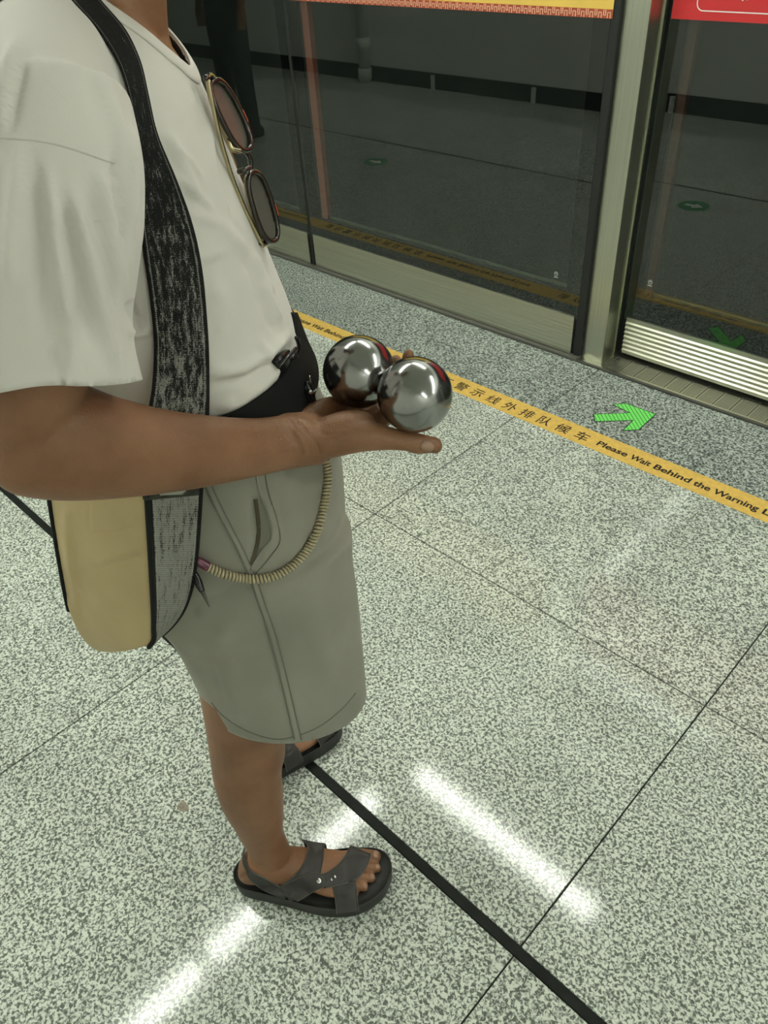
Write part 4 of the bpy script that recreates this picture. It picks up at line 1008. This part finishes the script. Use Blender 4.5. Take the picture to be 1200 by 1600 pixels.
sole_near = [(0.0, 0.0), (0.006, -0.018), (0.022, -0.032), (0.055, -0.040), (0.10, -0.050), (0.165, -0.066), (0.220, -0.070), (0.26, -0.058), (0.290, -0.037), (0.302, -0.014), (0.306, 0.004)]
sole_far = [(0.303, 0.020), (0.290, 0.038), (0.265, 0.047), (0.22, 0.047), (0.17, 0.040), (0.12, 0.034), (0.07, 0.037), (0.03, 0.034), (0.008, 0.020)]
outline = spline(np.array(sole_near+sole_far+[sole_near[0]]), 3)[:-1]
def sole_vf(fn, med):
    rings = []; c = outline.mean(0)
    for z, s in ((0.0005, 0.985), (0.004, 0.997), (0.016, 1.0), (0.028, 1.012), (0.036, 1.012), (0.0375, 1.0), (0.034, 0.975), (0.0305, 0.94), (0.030, 0.80)):
        o = c+(outline-c)*np.array([1-(1-s)*0.55, s]); rise = 0.006*np.clip((o[:, 0]-0.24)/0.06, 0, 1)**2
        rings.append(np.array([fn(a, b*med, z+r) for (a, b), r in zip(o, rise)]))
    if med < 0: rings = [r[::-1] for r in rings]
    return loft_vf(rings)
Z5 = lambda pts: [(280+a/3.158, 1020+b/3.158) for a, b in pts]
FA, FB, FO = footR(1, 0, 0)-footR(0, 0, 0), footR(0, 1, 0)-footR(0, 0, 0), footR(0, 0, 0)
def to_foot(P):
    d = w2p(P)-FO; return np.stack([d @ FA, d @ FB, d[..., 2]], -1)
def ymed(x): return np.interp(x, [0.02, 0.05, 0.085, 0.12, 0.15, 0.185, 0.21, 0.25], [0.022, 0.034, 0.038, 0.040, 0.043, 0.047, 0.045, 0.042])
def strap_grid(A, B, nv, nu, off, tuck_top=True, sm_=3):
    G = to_foot(cloth_grid(Z5(A), Z5(B), nu, nv, body_bvh, off, sm_))
    if tuck_top:                                        # carry the strap over and down the inner side to the sole
        top = G[0]; ext = []
        base = top.copy(); base[:, 1] = ymed(top[:, 0])+0.004; base[:, 2] = 0.031
        for k in (0.0, 0.3, 0.6, 0.85):
            row = base+(top-base)*k; row[:, 1] += 0.005*sin(pi*k); ext.append(row)
        G = np.concatenate([np.array(ext), G])
    return G
straps = [
 ('instep_strap', strap_grid([(604, 918), (634, 957), (615, 1035), (562, 1105), (490, 1158), (500, 1195)], [(716, 944), (713, 1010), (700, 1085), (690, 1150), (640, 1195), (585, 1228)], 26, 9, 0.0035)),
 ('forefoot_strap', strap_grid([(840, 955), (800, 1025), (735, 1080), (692, 1092)], [(946, 1000), (922, 1062), (868, 1122), (715, 1165)], 20, 9, 0.0045)),
 ('side_strap', strap_grid([(760, 1150), (768, 1215), (778, 1292)], [(872, 1118), (880, 1195), (888, 1278)], 16, 8, 0.0032, False)),
 ('heel_strap', strap_grid([(332, 1035), (350, 1072), (400, 1102), (490, 1150), (535, 1190)], [(328, 1075), (342, 1110), (382, 1152), (450, 1190), (522, 1216)], 24, 6, 0.0045, False)),
 ('strap_tab', strap_grid([(490, 1158), (600, 1104), (660, 1084), (705, 1090), (726, 1112)], [(545, 1226), (620, 1205), (680, 1172), (714, 1156), (728, 1132)], 20, 8, 0.0075, False))]
# heel strap goes round the back of the heel and forward on the inner side
hs_grid = straps[3][1]; first = hs_grid[0]
ext = []
fz = first[:, 2]
for k in range(1, 12):                                   # round the heel
    a = pi/2+pi*0.5*k/11*2.0; row = first.copy()
    t = k/11; cxy = np.array([0.072, 0.0]); r0 = first[:, :2]-cxy
    th0 = np.arctan2(r0[:, 1], r0[:, 0]); th0 = np.where(th0 < 0, th0+2*pi, th0); rad = np.linalg.norm(r0, axis=1)
    th_ = th0+(0.62*pi-th0)*t; rad_ = np.minimum(rad, 0.052)*(1-t)+0.044*t
    row[:, 0] = cxy[0]+rad_*np.cos(th_); row[:, 1] = cxy[1]+rad_*np.sin(th_); row[:, 2] = fz+0.006*sin(pi*t); ext.append(row)
straps[3] = ('heel_strap', np.concatenate([np.array(ext[::-1]), hs_grid]))
def sandal(fn, med):
    V, F = sole_vf(fn, med); s = mobj('sandal', p2w(np.array(V)), F, M_sole, man, True)
    s['label'] = 'dark grey rubber-soled sandal with riveted leather straps'
    def mapg(G): return p2w(np.array([fn(a, b*med, z) for a, b, z in G.reshape(-1, 3)])).reshape(G.shape)
    for nm, G in straps: link(nm, grid_mesh(nm, mapg(G), 0.0022, M_strap), s)
    for (a, b), r, m in (((690, 1125), 0.0052, M_chrome), ((752, 1118), 0.003, M_chrome), ((770, 1104), 0.003, M_chrome)):
        u, v = Z5([(a, b)])[0]; h = cast(body_bvh, u, v); q = to_foot(h[0]-ray(u, v)*(0.0090 if a < 700 else 0.0062)); nw = np.array([h[1] @ FW, h[1] @ LT, h[1][2]]); nf = np.array([nw @ FA, nw @ FB, nw[2]])
        t1 = np.cross(nf, [1, 0, 0.1]); t1 /= np.linalg.norm(t1); t2 = np.cross(nf, t1)
        Vr, Fr = ellipsoid_vf(q, [t1*r, t2*r, nf*0.0016], 14, 8); mobj('rivet', p2w(np.array([fn(x, y*med, z) for x, y, z in Vr])), Fr, m, s, True)
    return s
sandal(footR, 1); sandal(footL, -1)

# ------------------------------------------------------------------ steel balls
def ball(u, v, dep, R, label, mat):
    c = CC+ray(u, v)*dep
    V, F = ellipsoid_vf(c, [(R, 0, 0), (0, R, 0), (0, 0, R)], 72, 48)
    o = mobj('steel_ball', [tuple(np.array(p)-c) for p in V], F, mat, None, True); o.location = tuple(c); tag(o, label, 'ball', 'steel balls in the hand'); return c
BR = 0.041
B1 = ball(648, 617, BR*FPX/59.2*1.012, BR, 'polished steel ball resting on the thumb side of the open hand', M_ball)
B2 = ball(561, 581, BR*FPX/56.3*1.013, BR, 'polished steel ball lying in the palm near the black belt', M_ball)

# ------------------------------------------------------------------ shoulder bag
bag = empty('shoulder_bag', tuple(p2w(np.array([-0.11, -0.19, 0.83])))); tag(bag, 'yellow canvas shoulder bag with grey webbing gusset and wide worn black strap', 'bag')
lE, lG, lL = -0.232, -0.192, -0.150
rowsB = [((58, 690), (222, 690), (316, 690)), ((72, 765), (228, 765), (312, 765)), ((80, 815), (231, 815), (309, 815)), ((88, 865), (234, 865), (305, 865)), ((98, 920), (237, 920), (298, 915)), ((107, 958), (239, 960), (285, 952)), ((120, 986), (239, 982), (268, 976)), ((136, 1006), (239, 999), (250, 993)), ((156, 1018), (232, 1010), (240, 1003))]
ringsB = []; edgeE, edgeG, edgeL = [], [], []
for i, (pL, pE, pG) in enumerate(rowsB):
    L_, E_, G_ = PX(*pL, lL), PX(*pE, lE), PX(*pG, lG); zc = (L_[2]+E_[2]+G_[2])/3
    H_ = L_+(G_-E_); c = (L_+E_+G_+H_)/4
    edgeE.append(E_); edgeG.append(G_); edgeL.append(L_)
    pts = []
    for a, b, bul in ((L_, E_, 0.006), (E_, G_, 0.001), (G_, H_, 0.004), (H_, L_, 0.001)):
        d = b-a; nrm = np.array([d[1], -d[0], 0]); nn_ = np.linalg.norm(nrm); nrm = nrm/nn_ if nn_ > 1e-6 else nrm
        if nrm @ ((a+b)/2-c) < 0: nrm = -nrm
        for t in np.linspace(0.03, 0.97, 10): pts.append(a+d*t+nrm*bul*4*t*(1-t))
    ringsB.append(np.array(pts))
bag_me = solid_union('bag_body', [loft_vf(ringsB, 4)], 0.003, 4, M_bag)
folds(bag_me, [([(150, 880), (190, 865), (225, 850)], 9, 0.0016), ([(150, 890), (185, 880), (225, 868)], 7, -0.0016), ([(105, 790), (102, 840), (108, 900)], 7, 0.0022), ([(120, 800), (125, 900), (130, 980)], 12, -0.0014), ([(140, 940), (190, 955), (225, 950)], 14, 0.0012), ([(100, 930), (112, 955), (130, 985)], 8, 0.0018), ([(106, 820), (112, 900), (122, 965)], 5, 0.0016), ([(138, 775), (140, 832)], 3, -0.0010), ([(140, 832), (180, 832), (222, 822)], 4, -0.0012), ([(172, 968), (186, 972)], 3, 0.0014), ([(120, 915), (132, 930)], 4, 0.0014)])
co = get_co(bag_me); no = get_no(bag_me); set_co(bag_me, co+no*(0.0010*hash_noise(co, 70, 21))[:, None])
link('bag_body', bag_me, bag); bag_bvh = bvh_of(bag_me)
EE, GG, LL = (spline(np.array(e), 5) for e in (edgeE, edgeG, edgeL))
nv = 46; A = resample_poly(EE, nv); B = resample_poly(GG, nv); G = np.zeros((nv, 10, 3))
gn = np.cross(GG[3]-EE[3], [0, 0, 1.0]); gn /= np.linalg.norm(gn); gn = gn if gn @ (CP-EE[3]) > 0 else -gn
for j in range(10):
    t = j/9; G[:, j] = A*(1-t)+B*t+gn*(0.0035+0.001*sin(pi*t))
link('gusset', grid_mesh('gusset', p2w(G), 0.002, M_gusset), bag)
for nm, P, r, o in (('piping', EE, 0.0030, gn*0.0012), ('piping', GG[:-6], 0.0018, gn*0.003), ('piping', LL[:26], 0.0024, np.array([0.002, -0.003, 0]))):
    V, F = tube_vf(P[::2]+o, r, 10, 2); mobj(nm, p2w(np.array(V)), F, M_black, bag, True)
# stitched end patch where the strap meets the gusset
patch = px_grid([(223, 754, -0.236), (223, 768, -0.237), (226, 782, -0.238)], [(313, 754, -0.197), (312, 766, -0.198), (311, 774, -0.198)], 8, 10, 0.003)
link('strap_patch', grid_mesh('strap_patch', patch, 0.003, simple('dark_patch', (0.035, 0.036, 0.026), 0.9, noise=(120, 0.5), bump=(300, 0.6, 0.001))), bag)
fray = px_grid([(250, 761, -0.234), (247, 768, -0.2345), (252, 774, -0.235)], [(286, 760, -0.2155), (292, 766, -0.2155), (284, 773, -0.216)], 6, 6, 0.002)
link('frayed_patch', grid_mesh('frayed_patch', fray, 0.0012, simple('frayed_threads', (0.36, 0.36, 0.31), 0.95, bump=(500, 0.8, 0.001))), bag)
SL = [(98, -24), (112, 0), (150, 42), (184, 95), (203, 155), (211, 220), (214, 300), (222, 380), (233, 460), (240, 530), (238, 600), (231, 650), (228, 700), (226, 758)]
SR = [(141, -24), (158, 0), (196, 45), (220, 95), (233, 150), (247, 210), (276, 280), (301, 350), (316, 420), (323, 490), (327, 560), (327, 650), (322, 700), (314, 756)]
GS = cloth_grid(SL, SR, 12, 110, torso_bvh, 0.007, 8)
# the lowest stretch leaves the body and runs to the bag
qs = w2p(GS); nvs = len(qs)
for i in range(nvs):
    t = max(0, (i/(nvs-1)-0.72)/0.28); t = t*t*(3-2*t)
    if t > 0:
        for j in range(12):
            tgt = lE+(lG-lE)*j/11-0.004; uv_ = project(p2w(qs[i, j])); qs[i, j] = PX(uv_[0], uv_[1], qs[i, j, 1]*(1-t)+tgt*t)
link('strap', grid_mesh('strap', p2w(qs), 0.0022, M_strapw), bag)
# strap down the back
back = spline(np.array([w2p(GS[0, 6]), (-0.070, -0.085, 1.468), (-0.105, -0.09, 1.452), (-0.142, -0.098, 1.40), (-0.163, -0.115, 1.30), (-0.160, -0.130, 1.18), (-0.155, -0.145, 1.12), (-0.135, -0.165, 1.07)]), 6)
for i in range(1, len(back)):                            # rest it on the shirt
    h = torso_bvh.find_nearest(Vector(p2w(back[i])))
    if h[0] is not None and back[i][2] > 1.13: back[i] = w2p(np.array(h[0])+np.array(h[1])*0.005)
for _ in range(3): back[1:-1] = 0.5*back[1:-1]+0.25*(back[2:]+back[:-2])
Gb = np.zeros((len(back), 4, 3)); Tb = np.gradient(back, axis=0)
first_w = w2p(GS[0])
for i in range(len(back)):
    T_ = Tb[i]/np.linalg.norm(Tb[i]); side = np.array([-0.15, -0.95, -0.38]); side -= T_*(side @ T_); side /= np.linalg.norm(side)
    k = min(1, i/5)
    for j in range(4): Gb[i, j] = (back[i]-side*0.027*(2*j/3-1))*k+first_w[int(round(j*11/3))]*(1-k)
link('back_strap', grid_mesh('back_strap', p2w(Gb), 0.0022, M_black), bag)

# ------------------------------------------------------------------ coiled key cord
cord = empty('coiled_cord', tuple(p2w(PX(400, 900, -0.2)))); tag(cord, 'khaki coiled plastic cord looping across the side of the shorts', 'cord')
path = smooth_poly([(322, 884), (340, 893), (365, 901), (400, 905), (432, 899), (462, 880), (486, 850), (500, 815), (509, 775), (512, 740), (508, 712), (500, 690)], 8)
pts = resample_poly(path, 80); W = []
for i, p in enumerate(pts):
    h = cast(sh_bvh, *p); W.append(h[2] if h else np.nan)
W = np.array(W); ok = ~np.isnan(W); W = np.interp(np.arange(80), np.arange(80)[ok], W[ok])
for _ in range(6): W[1:-1] = 0.5*W[1:-1]+0.25*(W[2:]+W[:-2])
core = np.array([CC+ray(*p)*(w-0.008) for p, w in zip(pts, W)])
core = resample_poly(core, 900); T, A_, B_ = path_frames(core); Lc = np.linalg.norm(np.diff(core, axis=0), axis=1).sum(); turns = int(Lc/0.0042)
ph = np.linspace(0, 2*pi*turns, 900); hel = core+0.0040*(np.cos(ph)[:, None]*A_+np.sin(ph)[:, None]*B_)
hel = hel if turns*10 < 900 else hel
V, F = tube_vf(hel, 0.0018, 6, 1); mobj('coil', V, F, M_cord, cord, True)
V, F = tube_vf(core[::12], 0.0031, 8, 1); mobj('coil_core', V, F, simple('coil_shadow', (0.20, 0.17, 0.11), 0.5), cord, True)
fe = core[0]; fd = core[0]-core[14]; fd /= np.linalg.norm(fd)
V, F = tube_vf([fe+fd*0.011, fe+fd*0.004, fe-fd*0.002], [0.0052, 0.0056, 0.0056], 14, 3); mobj('ferrule', V, F, M_purple, cord, True)
V, F = tube_vf([fe+fd*0.02, fe+fd*0.011], [0.004, 0.004], 12, 3); mobj('end_cap', V, F, M_plastic, cord, True)
clip = empty('pen_clip', tuple(p2w(PX(318, 920, -0.2)))); tag(clip, 'small dark metal spike tool hanging beside the bag gusset', 'tool')
pc = [CC+ray(u, v)*(W[0]-0.010) for u, v in ((303, 893), (309, 908), (315, 922), (327, 948))]
V, F = tube_vf(pc[:3], [0.0030, 0.0048, 0.0036], 10, 4); mobj('handle', V, F, M_plastic, clip, True)
V, F = tube_vf(pc[2:], [0.0030, 0.0007], 8, 1); mobj('spike', V, F, simple('dark_metal', (0.09, 0.09, 0.075), 0.35, 0.6), clip, True)

# ------------------------------------------------------------------ sunglasses hooked in the collar
gl = empty('sunglasses', tuple(p2w(PX(375, 240, -0.03)))); tag(gl, 'dark framed sunglasses with gold temples hooked into the t-shirt collar', 'sunglasses')
def lens_ring(ctr, longh, acr, l, dl, n=36):
    """ellipse: half long axis and half short axis as pixel offsets on the plane l; dl: depth of the short axis"""
    c = PX(*ctr, l); a1 = PX(ctr[0]+longh[0], ctr[1]+longh[1], l)-c; a2 = PX(ctr[0]+acr[0], ctr[1]+acr[1], l+dl)-c
    return c, a1, a2
for (ctr, lo, ac, l, dl) in (((357, 183), (24, 50), (13, -6), -0.035, 0.016), ((407, 325), (15, 50), (13, -4), -0.035, 0.016)):
    c, a1, a2 = lens_ring(ctr, lo, ac, l, dl)
    nrm = np.cross(a1, a2); nrm /= np.linalg.norm(nrm); nrm = nrm if nrm[0] > 0 else -nrm
    R0 = ring_pts(c, a1, a2, 40, 2.5)
    V = [tuple(p) for p in R0+nrm*0.001]+[tuple(p) for p in R0-nrm*0.001]; F = [tuple(range(40)), tuple(range(79, 39, -1))]+[(i, (i+1) % 40, 40+(i+1) % 40, 40+i) for i in range(40)]
    mobj('lens', p2w(np.array(V)), F, M_lens, gl)
    def rim(R, r, off, nm, mat):
        P = np.concatenate([R, R[:1]])+nrm*off; T, A_, B_ = path_frames(P); rr = [ring_pts(P[i], A_[i]*r, B_[i]*r, 10) for i in range(len(P))]
        V, F = loft_vf(rr, 1, False); mobj(nm, p2w(np.array(V)), F, mat, gl, True)
    rim(ring_pts(c, a1*1.05, a2*1.10, 40, 2.5), 0.0028, 0.0035, 'front_rim', M_tort)
    rim(ring_pts(c, a1*1.01, a2*1.03, 40, 2.5), 0.0012, -0.001, 'inner_rim', M_gold)
    d0, d1 = c+a2*1.22+a1*0.02+nrm*0.004, c+a2*1.22+a1*0.30+nrm*0.004
    V, F = tube_vf([d0, d1], 0.0020, 8, 1); mobj('red_inlay', p2w(np.array(V)), F, M_redsp, gl, True)
for nm, A, r, m in (('bridge', [(381, 234, -0.030), (389, 244, -0.026), (392, 256, -0.026), (391, 270, -0.030)], 0.0026, M_tort), ('nose_pad', [(357, 222, -0.052), (362, 232, -0.054), (374, 236, -0.05)], 0.0028, M_gold), ('nose_pad', [(374, 268, -0.052), (382, 266, -0.054), (389, 262, -0.045)], 0.0028, M_tort),
    ('temple', [(326, 128, -0.062), (332, 160, -0.064), (344, 215, -0.064), (362, 275, -0.062), (382, 325, -0.058), (400, 362, -0.052), (411, 384, -0.048)], 0.0021, M_gold), ('temple', [(419, 382, -0.010), (404, 350, 0.002), (380, 290, 0.004), (352, 215, 0.004), (330, 150, 0.0), (322, 122, 0.0)], 0.0019, M_gold),
    ('hinge', [(408, 380, -0.048), (416, 380, -0.040), (420, 376, -0.03)], 0.0028, M_tort), ('hinge', [(322, 122, -0.06), (328, 118, -0.045), (334, 124, -0.035)], 0.0028, M_tort)):
    V, F = tube_vf(Q(A), r, 10, 5); mobj(nm, p2w(np.array(V)), F, m, gl, True)

# ------------------------------------------------------------------ bystander further along the platform (mirrored in the glass)
by = empty('person', (-5.42, 0.98, 0)); tag(by, 'person in black clothes with arms hanging, mirrored in the glass screen', 'person')
bo = np.array([-5.42, 0.98, 0])
def bym(name, parts, mat, vox=0.008, it=4):
    V, F = join_vf(parts); V = np.array(V)+bo
    return link(name, solid_union(name, [([tuple(v) for v in V], F)], vox, it, mat, False), by)
M_trous = simple('black_trousers', (0.012, 0.012, 0.013), 0.8)
M_jacket = simple('dark_top', (0.02, 0.02, 0.024), 0.8)
bym('body', [ellipsoid_vf((0, 0.02, 1.60), [(0.078, 0, 0), (0, 0.098, 0), (0, 0, 0.115)]), tube_vf([(0, 0, 1.40), (0, 0, 1.52)], 0.055), tube_vf([(-0.10, 0, 1.36), (0.1, 0, 1.36)], 0.06)] +
    sum([[tube_vf([(s*0.19, -0.01, 1.36), (s*0.24, -0.02, 1.10), (s*0.25, 0.03, 0.88)], [0.05, 0.042, 0.028]), tube_vf([(s*0.25, 0.03, 0.88), (s*0.25, 0.04, 0.82)], [0.026, 0.034])] +
        [tube_vf([(s*0.25, 0.01+0.019*i, 0.81), (s*0.245, 0.015+0.019*i, 0.77), (s*0.235, 0.018+0.019*i, 0.735)], [0.010, 0.009, 0.007], 8) for i in range(4)] for s in (-1, 1)], []), M_skin, 0.005)
bym('top', [loft_vf([ring_pts((0, 0, z), (a, 0, 0), (0, b, 0), 28) for z, a, b in ((0.92, 0.17, 0.115), (1.05, 0.16, 0.11), (1.2, 0.175, 0.115), (1.34, 0.19, 0.11), (1.42, 0.12, 0.08), (1.45, 0.07, 0.065))], 3)] + [tube_vf([(s*0.17, 0, 1.37), (s*0.225, -0.02, 1.2), (s*0.24, -0.015, 1.08)], [0.065, 0.06, 0.058]) for s in (-1, 1)], M_jacket)
bym('trousers', [loft_vf([ring_pts((0, 0, z), (a, 0, 0), (0, b, 0), 28) for z, a, b in ((0.80, 0.175, 0.12), (0.95, 0.165, 0.115))], 2)] + [loft_vf([ring_pts((s*x, 0, z), (a, 0, 0), (0, a*1.05, 0), 24) for z, x, a in ((0.06, 0.13, 0.062), (0.3, 0.12, 0.065), (0.5, 0.11, 0.072), (0.75, 0.095, 0.088), (0.88, 0.09, 0.085))], 3) for s in (-1, 1)], M_trous)
for s in (-1, 1): bym('shoe', [loft_vf([ring_pts((s*0.13, y, z/2+0.001), (w, 0, 0), (0, 0, z/2), 18, 3) for y, w, z in ((-0.09, 0.03, 0.06), (-0.05, 0.04, 0.10), (0.02, 0.042, 0.10), (0.09, 0.047, 0.07), (0.15, 0.044, 0.055), (0.18, 0.025, 0.04))], 3)], M_plastic, 0.006)
